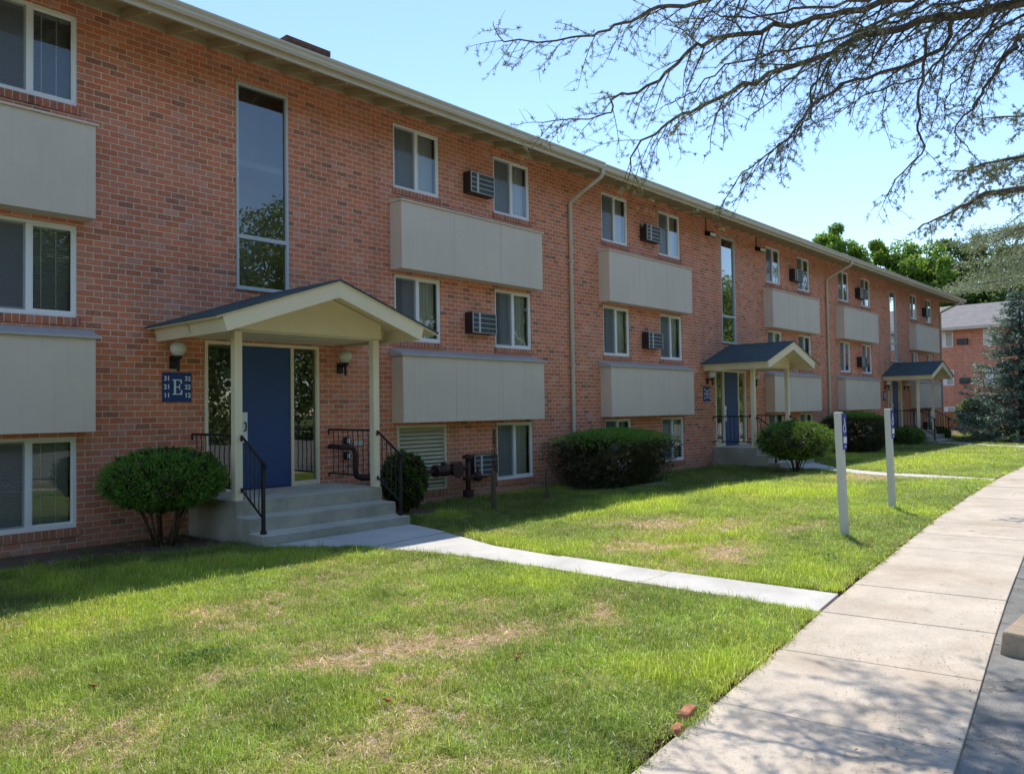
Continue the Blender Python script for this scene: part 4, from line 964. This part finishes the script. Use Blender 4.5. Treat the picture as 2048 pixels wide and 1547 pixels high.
def weed(a, b, r_, lab, n=420):
    q = rng.uniform(0, 6.283, n); rr = r_*np.sqrt(rng.random(n)); P0 = np.stack([a+rr*np.cos(q)*1.6, b+rr*np.sin(q), 0.02+0.05*rng.random(n)*(1-rr/r_)], 1)
    D = np.stack([np.cos(q)+rng.normal(0, .5, n), np.sin(q)+rng.normal(0, .5, n), 0.35+0.4*rng.random(n)], 1)
    v, f = leaf_geo(P0, D, np.tile([0, 0, 1.], (n, 1))+rng.normal(0, .3, (n, 3)), rng.uniform(.03, .06, n), rng.uniform(.014, .026, n))
    tag(np_mesh('weed', v, f, WEED, rnd=rng.random(n)), lab, 'weed')
weed(2.56, -5.62, 0.16, 'dark green broad-leaved weed beside a bare patch on the front lawn')
weed(8.45, -7.5, 0.22, 'bright broad-leaved weed near the lawn corner by the sidewalk')

# ------------------------------------------------------------------ clipped shrubs
def sq_surface(n, rx, ry, rz, e, lump, seed):
    d = unit(rng.normal(size=(n, 3))); r_ = (np.abs(d[:, 0]/rx)**e+np.abs(d[:, 1]/ry)**e+np.abs(d[:, 2]/rz)**e)**(-1/e)
    p = d*r_[:, None]
    g = np.sign(d)*np.abs(p/np.array([rx, ry, rz]))**(e-1)/np.array([rx, ry, rz]); nrm = unit(g)
    s = seed
    lu = (np.sin(p[:, 0]*11+s)*np.sin(p[:, 1]*12+s*2)*np.sin(p[:, 2]*13+s*3)+0.6*np.sin(p[:, 0]*23+p[:, 2]*17+s)*np.sin(p[:, 1]*21+s))
    return p*(1+lump*lu)[:, None], nrm
def stems(m, cx, cy, n, rx, ry, zt, seed, r_=0.016, z0=-0.05, base=0.16):
    R = random.Random(seed)
    for i in range(n):
        q = 6.283*i/n+R.uniform(-.4, .4); k = R.uniform(.35, .8); b0 = (cx+base*math.cos(q)*R.random(), cy+base*math.sin(q)*R.random(), z0)
        tp = (cx+rx*k*math.cos(q), cy+ry*k*math.sin(q), zt); mid = tuple(b0[j]+(tp[j]-b0[j])*0.5+(R.uniform(-.05, .05) if j < 2 else 0.03) for j in range(3))
        rr = r_*R.uniform(.6, 1.5); m.tube([b0, mid, tp], [rr, rr*0.8, rr*0.5], 6)
        for _ in range(2):
            e = (tp[0]+R.uniform(-.15, .15), tp[1]+R.uniform(-.15, .15), zt+R.uniform(.05, .25)); m.tube([mid, e], [rr*0.5, rr*0.3], 5)
def shrub(name, label, cat, cx, cy, z0, z1, rx, ry, e=2.2, n=22000, lump=0.05, taper=0.0, dome=0.0, mat=YEW, side=None, leaf=(.028, .06, .008, .014), nst=8, seed=1, zs=None, depth=.10, group=None):
    t = thing(name, (cx, cy, 0), label, cat, group); rz = (z1-z0)/2; zc = (z0+z1)/2
    m = MB(); stems(m, cx, cy, nst, rx*0.75, ry*0.75, zc-rz*0.4, seed); m.build('stem', YEWSTEM, t, smooth=True)
    p, nr = sq_surface(2600, rx*0.80, ry*0.80, rz*0.80, e, lump, seed)
    tap = lambda q_: q_*np.stack([1-taper*np.clip(0.5-0.5*q_[:, 2]/rz, 0, 1)]*2+[np.ones(len(q_))], 1)+np.array([0, 0, 1.])*(dome*np.clip(q_[:, 2]/rz, 0, 1)*np.clip(1-0.8*((q_[:, 0]/rx)**2+(q_[:, 1]/ry)**2), 0, 1))[:, None]
    p = tap(p)
    core_v, core_f = leaf_geo(p+np.array([cx, cy, zc]), rng.normal(size=p.shape), nr+rng.normal(0, .4, p.shape), .16, .10)
    np_mesh('inner_twigs', core_v, core_f, YEWB, t, rnd=rng.random(len(core_f)))
    p, nr = sq_surface(n, rx, ry, rz, e, lump, seed)
    p = p*(1-depth*np.abs(rng.normal(0, 1, n)))[:, None]*np.array([1, 1, 1]) + nr*(rng.random((n, 1))**6)*0.05
    top = np.ones(n, bool)
    if side is not None:
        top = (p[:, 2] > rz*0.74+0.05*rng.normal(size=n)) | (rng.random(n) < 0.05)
    D = nr+rng.normal(0, .55, p.shape)+np.array([0, 0, .45])
    Pw = tap(p)+np.array([cx, cy, zc]); L = rng.uniform(leaf[0], leaf[1], n); Wd = rng.uniform(leaf[2], leaf[3], n)
    NN = nr+rng.normal(0, .6, p.shape)
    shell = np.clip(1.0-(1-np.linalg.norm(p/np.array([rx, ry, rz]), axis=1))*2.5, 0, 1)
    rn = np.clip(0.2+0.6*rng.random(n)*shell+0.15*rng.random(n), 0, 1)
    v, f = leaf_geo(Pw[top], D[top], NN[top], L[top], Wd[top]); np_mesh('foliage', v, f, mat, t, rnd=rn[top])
    if side is not None:
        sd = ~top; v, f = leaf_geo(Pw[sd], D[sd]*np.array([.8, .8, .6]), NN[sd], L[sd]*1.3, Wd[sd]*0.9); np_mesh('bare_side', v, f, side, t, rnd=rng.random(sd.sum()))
    return t
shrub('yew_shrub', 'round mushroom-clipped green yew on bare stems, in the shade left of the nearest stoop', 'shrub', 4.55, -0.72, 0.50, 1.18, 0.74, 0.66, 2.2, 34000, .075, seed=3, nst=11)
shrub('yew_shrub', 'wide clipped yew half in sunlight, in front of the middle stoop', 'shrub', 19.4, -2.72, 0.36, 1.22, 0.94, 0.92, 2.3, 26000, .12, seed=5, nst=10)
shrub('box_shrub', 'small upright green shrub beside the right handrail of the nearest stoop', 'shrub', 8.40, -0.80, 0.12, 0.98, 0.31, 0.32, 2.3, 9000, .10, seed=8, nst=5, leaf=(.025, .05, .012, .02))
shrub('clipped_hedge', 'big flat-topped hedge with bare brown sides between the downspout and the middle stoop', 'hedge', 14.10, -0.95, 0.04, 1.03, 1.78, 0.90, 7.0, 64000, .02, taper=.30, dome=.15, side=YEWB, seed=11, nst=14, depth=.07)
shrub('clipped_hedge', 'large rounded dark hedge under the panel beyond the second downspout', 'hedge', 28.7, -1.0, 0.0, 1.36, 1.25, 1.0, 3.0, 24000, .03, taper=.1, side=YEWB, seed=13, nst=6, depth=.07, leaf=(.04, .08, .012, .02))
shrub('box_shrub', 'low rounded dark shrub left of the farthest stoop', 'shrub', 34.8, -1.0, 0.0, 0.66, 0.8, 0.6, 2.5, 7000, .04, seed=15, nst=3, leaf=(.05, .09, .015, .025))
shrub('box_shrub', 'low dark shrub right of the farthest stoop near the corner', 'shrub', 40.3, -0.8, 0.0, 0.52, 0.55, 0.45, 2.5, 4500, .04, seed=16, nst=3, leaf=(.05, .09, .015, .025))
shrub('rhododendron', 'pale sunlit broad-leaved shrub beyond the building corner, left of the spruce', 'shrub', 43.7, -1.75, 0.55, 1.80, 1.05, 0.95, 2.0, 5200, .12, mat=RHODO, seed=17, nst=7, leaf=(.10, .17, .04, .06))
# dry rusty sprig behind the stake
n = 500; z = rng.uniform(0.25, 1.28, n); q = rng.uniform(0, 6.28, n); rr = 0.055*(1-np.abs(z-0.75)/0.75)*rng.random(n)
P0 = np.stack([10.72+rr*np.cos(q), -0.62+rr*np.sin(q), z], 1); v, f = leaf_geo(P0, np.stack([np.cos(q)*.5, np.sin(q)*.5, np.ones(n)], 1), rng.normal(size=(n, 3)), .05, .012)
t = thing('dry_plant', (10.72, -0.62, 0), 'thin dead rust-brown sprig in front of the ground level air conditioner', 'plant'); np_mesh('dry_leaves', v, f, RUST, t, rnd=rng.random(n))
m = MB(); m.tube([(10.72,-0.62,-0.05),(10.73,-0.62,1.2)], [0.008, 0.004], 5); m.build('stem', YEWSTEM, t)
# ------------------------------------------------------------------ second building, fence
XB = 64.0
b2 = thing('apartment_building', (XB+5, -2, 0), 'distant brick apartment building with grey-brown roof, seen beyond the corner of the long block', 'apartment building')
m = MB(); m.box(XB, XB+11, -16, 9, -0.2, 7.02); m.build('wall', FARBRICK, b2)
m = MB(); m.prism([(XB-0.75,6.98),(XB-0.75,7.06),(XB+5.6,9.3),(XB+11.8,7.06),(XB+11.8,6.98)], 'y', -16.6, 9.6); r2 = m.build('roof', FARROOF, b2)
m = MB(); m.box(XB-0.80, XB-0.752, -16.6, 9.6, 6.88, 7.09); m.build('fascia', GUTTER, b2)
for yc in (6.9, 4.42, 1.5, -1.0, -5.5, -8.0, -11.0, -13.5):
    for (z0, z1) in ((5.72, 6.86), (2.95, 4.06), (0.3, 1.4)):
        m = MB(); a, b = yc-0.5, yc+0.5
        for (p, q, r_, s) in ((a, a+.05, z0, z1), (b-.05, b, z0, z1), (a+.05, b-.05, z0, z0+.05), (a+.05, b-.05, z1-.05, z1), (yc-.03, yc+.03, z0+.05, z1-.05)): m.box(XB-0.03, XB-0.002, p, q, r_, s)
        fo = m.build('window', VINYL, b2)
        m = MB(); m.box(XB-0.012, XB-0.003, a+.05, yc-.03, z0+.05, z1-.05); m.build('screen', SCREEN if False else ROOM, fo)
        m = MB(); m.box(XB-0.012, XB-0.003, yc+.03, b-.05, z0+.05, z1-.05); m.build('curtain', CURTAIN, fo)
for (yc, zz, lab) in ((3.3, 6.05, 'upper air conditioner on the distant brick building beside the spruce'), (3.2, 3.25, 'lower air conditioner on the distant brick building beside the spruce')):
    t = thing('air_conditioner', (XB, yc, zz), lab, 'air conditioner'); m = MB(); m.box(XB-0.2, XB-0.001, yc-0.34, yc+0.34, zz-0.2, zz+0.2); m.build('sleeve', BROWN, t)
    m = MB(); m.box(XB-0.21, XB-0.2005, yc-0.32, yc+0.32, zz-0.18, zz+0.18); m.build('grille', GRILLE, t)
t = thing('wooden_fence', (53, 2, 0), 'low orange-brown board fence behind the pale shrub', 'fence'); m = MB(); y = -1.0
while y < 6.0: m.box(52.98, 53.0, y, y+0.135, 0.03, 1.15+0.02*R.random()); y += 0.14
m.build('boards', FENCE, t)
for yy in (-0.9, 1.2, 3.3, 5.4):
    m = MB(); m.box(53.0, 53.09, yy, yy+0.09, -0.05, 1.2); m.build('post', FENCE, t)

# ------------------------------------------------------------------ trees
def limb_path(a, b, sag, n, R):
    a, b = np.array(a, float), np.array(b, float); out = []
    for i in range(n+1):
        s = i/n; p = a+(b-a)*s; p[2] += sag*math.sin(math.pi*s); p[:2] += np.array([R.uniform(-1, 1), R.uniform(-1, 1)])*0.03*np.linalg.norm(b-a)*(0 if i in (0, n) else 1); out.append(tuple(p))
    return out
def broadleaf(x, y, h, r_, mat, label, seed, nl=34, leaf=0.27, per=380, z0=None, name='tree', group=None, cat='tree'):
    R = random.Random(seed); g = np.random.default_rng(seed); t = thing(name, (x, y, 0), label, cat, group)
    z0 = z0 if z0 is not None else h*0.22; zc, rz = (h+z0)/2, (h-z0)/2
    m = MB(); tr = 0.018*h; m.tube([(x,y,-0.1),(x+.1,y,h*0.3),(x,y+.1,h*0.6),(x,y,h*0.85)], [tr*1.2, tr, tr*0.6, tr*0.15], 8)
    C = []
    while len(C) < nl:
        p = np.array([R.uniform(-1, 1), R.uniform(-1, 1), R.uniform(-1, 1)]); l = np.linalg.norm(p)
        if l > 1 or l < 0.15: continue
        k = 1.0 if p[2] > -0.2 else 0.8
        C.append((np.array([x+p[0]*r_*k, y+p[1]*r_*k, zc+p[2]*rz]), r_*R.uniform(.14, .30)))
    for c, _ in C[:12]: m.tube(limb_path((x, y, z0+(c[2]-z0)*0.45), c, .1, 3, R), [tr*0.4, tr*0.3, tr*0.2, tr*0.08], 5)
    m.build('trunk', BARK2, t, smooth=True)
    Ps, Ns, Rn = [], [], []
    for c, rr in C:
        d = unit(g.normal(size=(per, 3))); k = rr*(0.55+0.5*g.random((per, 1))); Ps.append(c+d*k*np.array([1.1, 1.1, .85])); Ns.append(d)
        Rn.append(np.clip(0.15+0.55*g.random(per)+0.25*g.random(), 0, 1))
    P_ = np.concatenate(Ps); Nn = np.concatenate(Ns); n = len(P_)
    D = Nn*0.5+g.normal(0, .7, (n, 3)); D[:, 2] -= 0.25
    v, f = leaf_geo(P_, D, Nn+np.array([0, 0, .6])+g.normal(0, .5, (n, 3)), leaf*g.uniform(.7, 1.3, n), leaf*0.75*g.uniform(.7, 1.3, n))
    np_mesh('crown', v, f, mat, t, rnd=np.concatenate(Rn)); return t
GB = 'trees behind the distant building'
broadleaf(75, 16.0, 18.4, 3.1, MAPLE, 'bright green tree whose tip rises highest above the long roof', 41, 110, .27, group=GB)
broadleaf(76.5, 13.2, 17.3, 2.3, MAPLE, 'slim bright green tree second along the roofline', 22, 70, .27, group=GB)
broadleaf(78, 10.2, 16.9, 3.4, MAPLE, 'broad yellow-green tree above the end of the long roof', 23, 90, .27, group=GB)
broadleaf(82, 7.2, 17.0, 4.0, DARKLEAF, 'dark green tree between the yellow-green tree and the grey cedar', 24, 90, .27, group=GB)
broadleaf(80, 2.2, 15.5, 4.6, DARKLEAF, 'dark tree above the grey-brown roof of the distant building', 25, 90, .27, group=GB)
broadleaf(84, -4.0, 16.5, 5.0, DARKLEAF, 'dark tree behind the blue spruce at the right edge', 26, 90, .27, group=GB)
broadleaf(90, 24.0, 15.0, 5.0, DARKLEAF, 'dark tree low behind the long roof', 27, 40, .27, group=GB)

def spruce(x, y, h, r_, label, seed):
    R = random.Random(seed); g = np.random.default_rng(seed); t = thing('blue_spruce', (x, y, 0), label, 'tree')
    m = MB(); m.tube([(x,y,-0.1),(x,y,h*0.5),(x,y,h)], [0.17, 0.10, 0.01], 8); m.build('trunk', BARK2, t, smooth=True)
    b = MB(); Ps, Ds, Rn = [], [], []; z = 0.35
    while z < h-0.2:
        k = (1-z/h)**0.72; nb = 9
        for i in range(nb):
            q = 6.283*(i+R.random())/nb+z; L = r_*k*R.uniform(.75, 1.12)+0.1; zz = z+R.uniform(-.12, .12)
            pts_ = []
            for s in np.linspace(0, 1, 6): pts_.append(np.array([x+L*s*math.cos(q), y+L*s*math.sin(q), zz-0.22*L*math.sin(s*2.2)+0.12*L*s*s]))
            b.tube([tuple(p) for p in pts_], [0.022*k+.004]*3+[.012*k+.003]*3, 4)
            n = int(150*L/1.5)+20; s = g.uniform(.12, 1.0, n); seg = np.minimum((s*5).astype(int), 4); fr_ = s*5-seg
            A = np.array(pts_); p = A[seg]*(1-fr_)[:, None]+A[seg+1]*fr_[:, None]
            lat = np.array([-math.sin(q), math.cos(q), 0]); out = np.array([math.cos(q), math.sin(q), 0])
            o = g.uniform(-1, 1, n)*(0.32*L*(1-s*0.75)*np.minimum(1, s*3)); p = p+lat*o[:, None]; p[:, 2] += g.normal(0, .05, n)-np.abs(o)*0.15
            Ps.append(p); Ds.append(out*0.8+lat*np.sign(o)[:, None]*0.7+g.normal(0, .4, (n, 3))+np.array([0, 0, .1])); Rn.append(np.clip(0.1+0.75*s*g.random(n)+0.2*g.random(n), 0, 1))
        z += 0.29
    b.build('branches', BARK2, t, smooth=True)
    P_, D = np.concatenate(Ps), np.concatenate(Ds); n = len(P_)
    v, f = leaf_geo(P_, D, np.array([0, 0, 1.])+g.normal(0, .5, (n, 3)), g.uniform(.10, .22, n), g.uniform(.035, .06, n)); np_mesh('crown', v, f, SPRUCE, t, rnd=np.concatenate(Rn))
spruce(38.9, -4.35, 6.5, 2.9, 'dense blue-green spruce reaching to the ground at the right edge', 31)

class Twigs:
    """branch system: limbs, side branches, twigs with needle tufts"""
    def __init__(s, seed, tuft=0.9, needle=.024, k=1.0, gap=.13, twig=1.0, nw=.0032, density=1.0):
        s.R = random.Random(seed); s.g = np.random.default_rng(seed); s.m = MB(); s.tp = []; s.td = []; s.tuft = tuft; s.needle = needle; s.k = k; s.gap = gap; s.tw = twig; s.nw = nw; s.den = density
    def spur(s, p, d):
        s.tp.append(p); s.td.append(d)
    def curve(s, p, d, L, n, droop, wig):
        pts = [np.array(p, float)]; d = np.array(d, float); d /= np.linalg.norm(d)
        for i in range(n):
            d = d+np.array([s.R.gauss(0, wig), s.R.gauss(0, wig), s.R.gauss(0, wig)-droop/n]); d /= np.linalg.norm(d); pts.append(pts[-1]+d*L/n)
        return pts
    def twig(s, p, d, L, r_):
        pts = s.curve(p, d, L, 4, .15, .22); s.m.tube([tuple(q) for q in pts], [r_, r_*.9, r_*.8, r_*.65, r_*.4], 3, cap=False)
        n = max(2, int(L/0.022*s.den))
        for i in range(n):
            if s.R.random() > s.tuft: continue
            f = s.R.random()*3.999; j = int(f); q = pts[j]+(pts[j+1]-pts[j])*(f-j)
            s.spur(q, np.array([s.R.gauss(0, .5), s.R.gauss(0, .5), .6+s.R.gauss(0, .4)]))
    def side(s, p, d, L, r_):
        n = max(4, int(L/.09)); pts = s.curve(p, d, L, n, .35, .10)
        s.m.tube([tuple(q) for q in pts], list(np.linspace(r_, r_*.35, n+1)), 4, cap=False)
        step = .055/s.den; t_ = .06
        while t_ < L:
            f = t_/L*n; j = min(int(f), n-1); q = pts[j]+(pts[j+1]-pts[j])*(f-j); dd = pts[j+1]-pts[j]; dd = dd/np.linalg.norm(dd)
            o = np.array([s.R.gauss(0, 1), s.R.gauss(0, 1), s.R.gauss(0, .6)]); o -= dd*o.dot(dd); o /= np.linalg.norm(o)
            s.twig(q, dd*0.7+o*0.9, s.tw*s.R.uniform(.06, .30)*(1-.4*t_/L), max(.0022, r_*.4)); t_ += step*s.R.uniform(.6, 1.5)
    def limb(s, pts, r0_, r1_, L0=.75, L1=.30, start=0.0):
        P_ = [np.array(p, float) for p in pts]
        # smooth resample
        out = []
        for i in range(len(P_)-1):
            a, b, c, d = P_[max(i-1, 0)], P_[i], P_[i+1], P_[min(i+2, len(P_)-1)]
            for q in np.linspace(0, 1, 5)[:-1]: out.append(0.5*((2*b)+(c-a)*q+(2*a-5*b+4*c-d)*q*q+(3*b-a-3*c+d)*q**3))
        out.append(P_[-1]); n = len(out)
        out = [p+np.array([s.R.gauss(0, .012), s.R.gauss(0, .012), s.R.gauss(0, .012)]) for p in out]
        rad = list(np.linspace(r0_, r1_, n)); s.m.tube([tuple(q) for q in out], rad, 7)
        cum = [0]
        for i in range(n-1): cum.append(cum[-1]+float(np.linalg.norm(out[i+1]-out[i])))
        T = cum[-1]; t_ = max(.1, start*T); sg = 1
        while t_ < T:
            j = max(i for i in range(n-1) if cum[i] <= t_); f = (t_-cum[j])/max(1e-6, cum[j+1]-cum[j]); q = out[j]+(out[j+1]-out[j])*f
            dd = unit((out[j+1]-out[j])[None])[0]; lat = np.cross(dd, [0, 0, 1.]); lat /= max(1e-6, np.linalg.norm(lat))
            L = (L0+(L1-L0)*t_/T)*s.R.uniform(.5, 1.25)*s.k
            s.side(q, dd*.8+lat*sg*s.R.uniform(.4, 1.0)+np.array([0, 0, s.R.uniform(-.95, .25)]), L, max(.0035, min(.009, rad[j]*.4))); sg = -sg; t_ += s.gap*s.R.uniform(.6, 1.5)
    def finish(s, t, mat, bark=None, nm='branch', k=9):
        s.m.build(nm, bark or BARK, t, smooth=True)
        P_, D = np.array(s.tp), unit(np.array(s.td)); n = len(P_)
        P2 = np.repeat(P_, k, 0); D2 = np.repeat(D, k, 0)*0.6+s.g.normal(0, .75, (n*k, 3))
        v, f = leaf_geo(P2, D2, s.g.normal(size=P2.shape), s.needle*s.g.uniform(.6, 1.2, n*k), s.nw); rn = np.repeat(np.clip(s.g.random(n)*.8+.1, 0, 1), k)+s.g.uniform(-.1, .1, n*k)
        np_mesh('needles', v, f, mat, t, rnd=np.clip(rn, 0, 1)); print('CEDAR tufts', n)
def toward(L, k): return [tuple(np.array(CAM)+(np.array(p)-np.array(CAM))*k) for p in L]
LA = [(9.58,-9.29,5.74),(9.24,-8.74,5.72),(9.02,-8.32,5.67),(8.82,-7.94,5.59),(8.69,-7.62,5.49),(8.26,-6.97,5.23),(8.04,-6.55,5.05),(7.85,-6.17,4.9),(7.67,-5.79,4.61),(7.71,-5.65,4.32)]
LB = [(8.52,-8.7,5.69),(8.4,-8.4,5.67),(8.04,-7.84,5.58),(7.81,-7.42,5.51),(7.47,-6.86,5.46),(7.39,-6.6,5.35),(7.21,-6.23,5.05),(7.08,-5.92,5.01),(7.1,-5.76,4.86),(6.75,-5.2,4.82)]
LC = [(7.3,-7.65,5.7),(7.17,-7.33,5.64),(6.81,-6.76,5.61),(6.72,-6.49,5.57),(6.59,-6.17,5.5),(6.45,-5.84,5.45),(6.07,-5.25,5.51),(6.08,-5.1,5.76)]
LD = [(10.05,-9.22,6.0),(9.71,-8.92,5.79),(9.38,-8.61,5.49),(9.05,-8.3,5.25),(8.63,-7.9,5.07),(8.31,-7.61,4.84),(8.08,-7.42,4.47),(7.76,-7.12,4.13),(7.59,-7.0,3.91)]
LE = [(9.36,-8.75,5.85),(9.14,-8.54,5.6),(9.02,-8.44,5.06),(8.97,-8.41,4.56),(8.97,-8.45,4.33),(8.76,-8.25,3.97),(8.65,-8.18,3.78)]
LF = [(10.39,-9.29,5.75),(10.14,-9.12,5.55),(9.82,-8.87,5.09),(9.62,-8.76,4.81),(9.44,-8.67,4.62),(9.45,-8.78,4.28)]
K = 0.70
TX, TY = 8.4, -12.4
ced = thing('cedar_tree', (TX, TY, 0), 'near cedar whose bare dark limbs with sparse needles hang across the upper right sky', 'tree')
m = MB(); m.tube([(TX,TY,-0.2),(TX,TY,0.4),(TX-.05,TY+.05,3),(TX,TY+.1,6),(TX+.1,TY,10),(TX,TY,13)], [.42,.33,.28,.22,.13,.03], 12); m.build('trunk', BARK, ced, smooth=True)
tw = Twigs(5, tuft=.5, needle=.028, gap=.085, nw=.0042)
A = toward(LA, K); tw.limb([(TX,TY+.1,4.1),(7.3,-11.0,4.45)]+A, .042, .004, .85, .42, .12)
B = toward(LB, K); tw.limb([(TX,TY+.1,5.3),(7.0,-10.6,4.95),(6.4,-9.7,4.65)]+B, .034, .0035, .80, .40, .15)
Cq = toward(LC, K); tw.limb([(TX,TY+.1,6.1),(6.8,-10.5,5.2),(5.7,-9.1,4.8)]+Cq, .024, .003, .75, .34, .2)
Dq = toward(LD, K); tw.limb([A[1]]+Dq[2:], .018, .003, .7, .40, .1)
Eq = toward(LE, K); tw.limb([A[1]]+Eq[1:], .014, .003, .35, .22, .2)
Fq = toward(LF, K); tw.limb([(7.3,-11.0,4.45)]+Fq, .02, .003, .5, .28, .35)
def cropL(L, d):     # view direction (photo crop pixels) and distance to metres
    out = []
    for (cx_, cy_) in L:
        v_ = fwd+rt*((980+cx_/1.9176-1024)/FPX)+up*((773.5-cy_/1.9176)/FPX); out.append(tuple(CAM+v_*d))
    return out
for (L_, d_, r_, l0) in (([(1850,-40),(1700,0),(1350,150),(1150,190),(900,260),(760,360),(690,400)], 5.7, .018, .6), ([(2100,20),(1900,150),(1850,230),(1760,350),(1735,500)], 6.2, .016, .45),
                         ([(1700,-60),(1500,-20),(1250,30),(1000,60),(850,60),(700,100)], 5.4, .018, .6), ([(1600,60),(1400,140),(1250,330),(1200,480),(1100,560),(1040,640)], 6.0, .016, .45),
                         ([(2000,20),(1900,60),(1700,260),(1550,330),(1400,390),(1300,450)], 6.4, .018, .55), ([(2150,60),(2048,100),(1950,250),(1880,330)], 6.6, .016, .5), ([(2150,-60),(1950,-20),(1700,30),(1500,90),(1380,200)], 6.0, .022, .7)):
    tw.limb(cropL(L_, d_), r_*.75, .0025, l0, l0*.5, .08)
tw.finish(ced, CEDAR, k=9)
tw = Twigs(6, tuft=.9, needle=.045, gap=.07, nw=.006)
# limbs above the frame (they drop the dappled shade on the walk)
for (e, z0_, q) in (((3.9,-8.0,6.4), 7.4, .06), ((5.2,-7.4,7.2), 8.0, .06), ((4.4,-9.4,5.9), 7.2, .05), ((6.9,-8.2,7.8), 8.4, .06), ((3.2,-9.6,6.8), 7.6, .06), ((5.6,-8.0,7.0), 7.8, .05), ((4.3,-8.7,6.8), 7.7, .05), ((6.2,-8.8,7.4), 8.0, .05), ((5.0,-8.1,7.8), 8.3, .05), ((7.9,-6.9,7.4), 8.0, .05), ((7.2,-7.4,7.3), 7.9, .05), ((8.6,-7.7,7.6), 8.0, .05), ((6.5,-7.1,7.7), 8.2, .05), ((8.3,-6.5,7.5), 8.0, .05), ((7.6,-6.2,7.8), 8.2, .05), ((8.9,-7.2,7.7), 8.1, .05)):
    e = np.array(e); a = np.array((TX, TY+.1, z0_)); tw.limb([tuple(a), tuple(a+(e-a)*.35+np.array([0, 0, .35])), tuple(a+(e-a)*.7+np.array([0, 0, .3])), tuple(e)], q, .008, .85, .45, .25)
tw.finish(ced, CEDAR, k=8)
# farther cedar at the right edge
c2 = thing('cedar_tree', (20.6, -11.2, 0), 'second cedar whose feathery limb reaches in at the right edge below the near branches', 'tree')
m = MB(); m.tube([(20.6,-11.2,-0.2),(20.6,-11.2,3),(20.5,-11.1,7),(20.6,-11.2,12)], [.36,.28,.2,.03], 10); m.build('trunk', BARK, c2, smooth=True)
tw = Twigs(9, tuft=.85, needle=.045, gap=.16, twig=1.3, nw=.007, k=1.15)
LG = toward([(16.86,-8.69,5.55),(16.16,-8.21,5.37),(15.49,-7.75,5.22),(15.05,-7.56,5.01),(14.54,-7.28,4.75),(14.07,-7.04,4.53)], 1.06)
LH = toward([(17.01,-8.88,6.15),(16.25,-8.41,5.94),(15.51,-7.95,5.74),(14.94,-7.68,5.58),(14.48,-7.55,5.43)], 1.06)
tw.limb([(20.6,-11.1,5.0),(19.2,-10.0,5.6)]+LG, .10, .008, .95, .35, .25)
tw.limb([(20.6,-11.1,6.2),(19.2,-10.0,6.4)]+LH, .07, .006, 1.1, .6, .2)
for e in ((18.2,-7.2,7.4), (19.5,-7.0,5.0), (17.0,-8.2,6.9)):
    e = np.array(e); a = np.array((20.6, -11.1, 6.5)); tw.limb([tuple(a), tuple(a+(e-a)*.5+np.array([0, 0, .3])), tuple(e)], .06, .008, 1.0, .5, .3)
tw.finish(c2, CEDAR)
# grey cedar in the middle distance
c3 = thing('cedar_tree', (47.0, -5.0, 0), 'grey-green spreading cedar behind the spruce, in front of the distant roof', 'tree')
m = MB(); m.tube([(47.0,-5.0,-0.2),(47.0,-5.0,5),(46.9,-4.9,9),(47.0,-5.0,12.2)], [.38,.3,.16,.03], 10)
R = random.Random(77); g = np.random.default_rng(77); Ps, Ds, Rn = [], [], []
for i in range(72):
    z = R.uniform(7.5, 12.6); k = 1-((z-7.5)/5.8)**1.6; q = R.uniform(0, 6.283); L = (1.6+5.4*k)*R.uniform(.6, 1.05)
    a = np.array((47.0, -5.0, z)); e = a+np.array((L*math.cos(q), L*math.sin(q), R.uniform(-.9, .7))); pth = limb_path(a, e, .25, 5, R); m.tube(pth, [.05,.04,.032,.024,.016,.008], 5)
    A = np.array(pth); n = int(330*L/3); s = g.uniform(.15, 1, n)**.8; seg = np.minimum((s*5).astype(int), 4); fr_ = s*5-seg; p = A[seg]*(1-fr_)[:, None]+A[seg+1]*fr_[:, None]
    lat = np.array([-math.sin(q), math.cos(q), 0]); o = g.normal(0, .26, n)*L*.5*(1.15-s*.8); p = p+lat*o[:, None]; p[:, 2] += g.normal(0, .13, n)-.1*np.abs(o)
    Ps.append(p); Ds.append(g.normal(0, 1, (n, 3))+np.array([math.cos(q), math.sin(q), -.1])*.8); Rn.append(np.clip(g.random(n)*.75+R.random()*.25, 0, 1))
m.build('trunk', BARK, c3, smooth=True)
P_, D = np.concatenate(Ps), np.concatenate(Ds); n = len(P_)
v, f = leaf_geo(P_, D, np.array([0, 0, 1.])+g.normal(0, .6, (n, 3)), g.uniform(.10, .24, n), g.uniform(.03, .06, n)); np_mesh('crown', v, f, GREYCED, c3, rnd=np.concatenate(Rn))
# the wood across the parking lot, seen mirrored in the window panes
Ps, Ns = [], []; g = np.random.default_rng(3)
for i in range(1250):
    c = np.array([g.uniform(-45, 150), g.uniform(-40, -31), 0]); hh = 12.5+4.5*g.random(); k = 640
    d = unit(g.normal(size=(k, 3))); c[2] = g.uniform(0.2, hh); Ps.append(c+d*g.uniform(1.6, 2.6)*(.6+.4*g.random((k, 1)))); Ns.append(d)
P_ = np.concatenate(Ps); Nn = np.concatenate(Ns); n = len(P_); v, f = leaf_geo(P_, Nn*.5+g.normal(0, .7, (n, 3)), Nn+np.array([0, 0, .5])+g.normal(0, .4, (n, 3)), .27, .20)
tag(np_mesh('treeline', v, f, WOOD, rnd=np.clip(g.random(n)*.8+.3, 0, 1)), kind='stuff', label='wood across the parking lot behind the viewer', cat='trees')
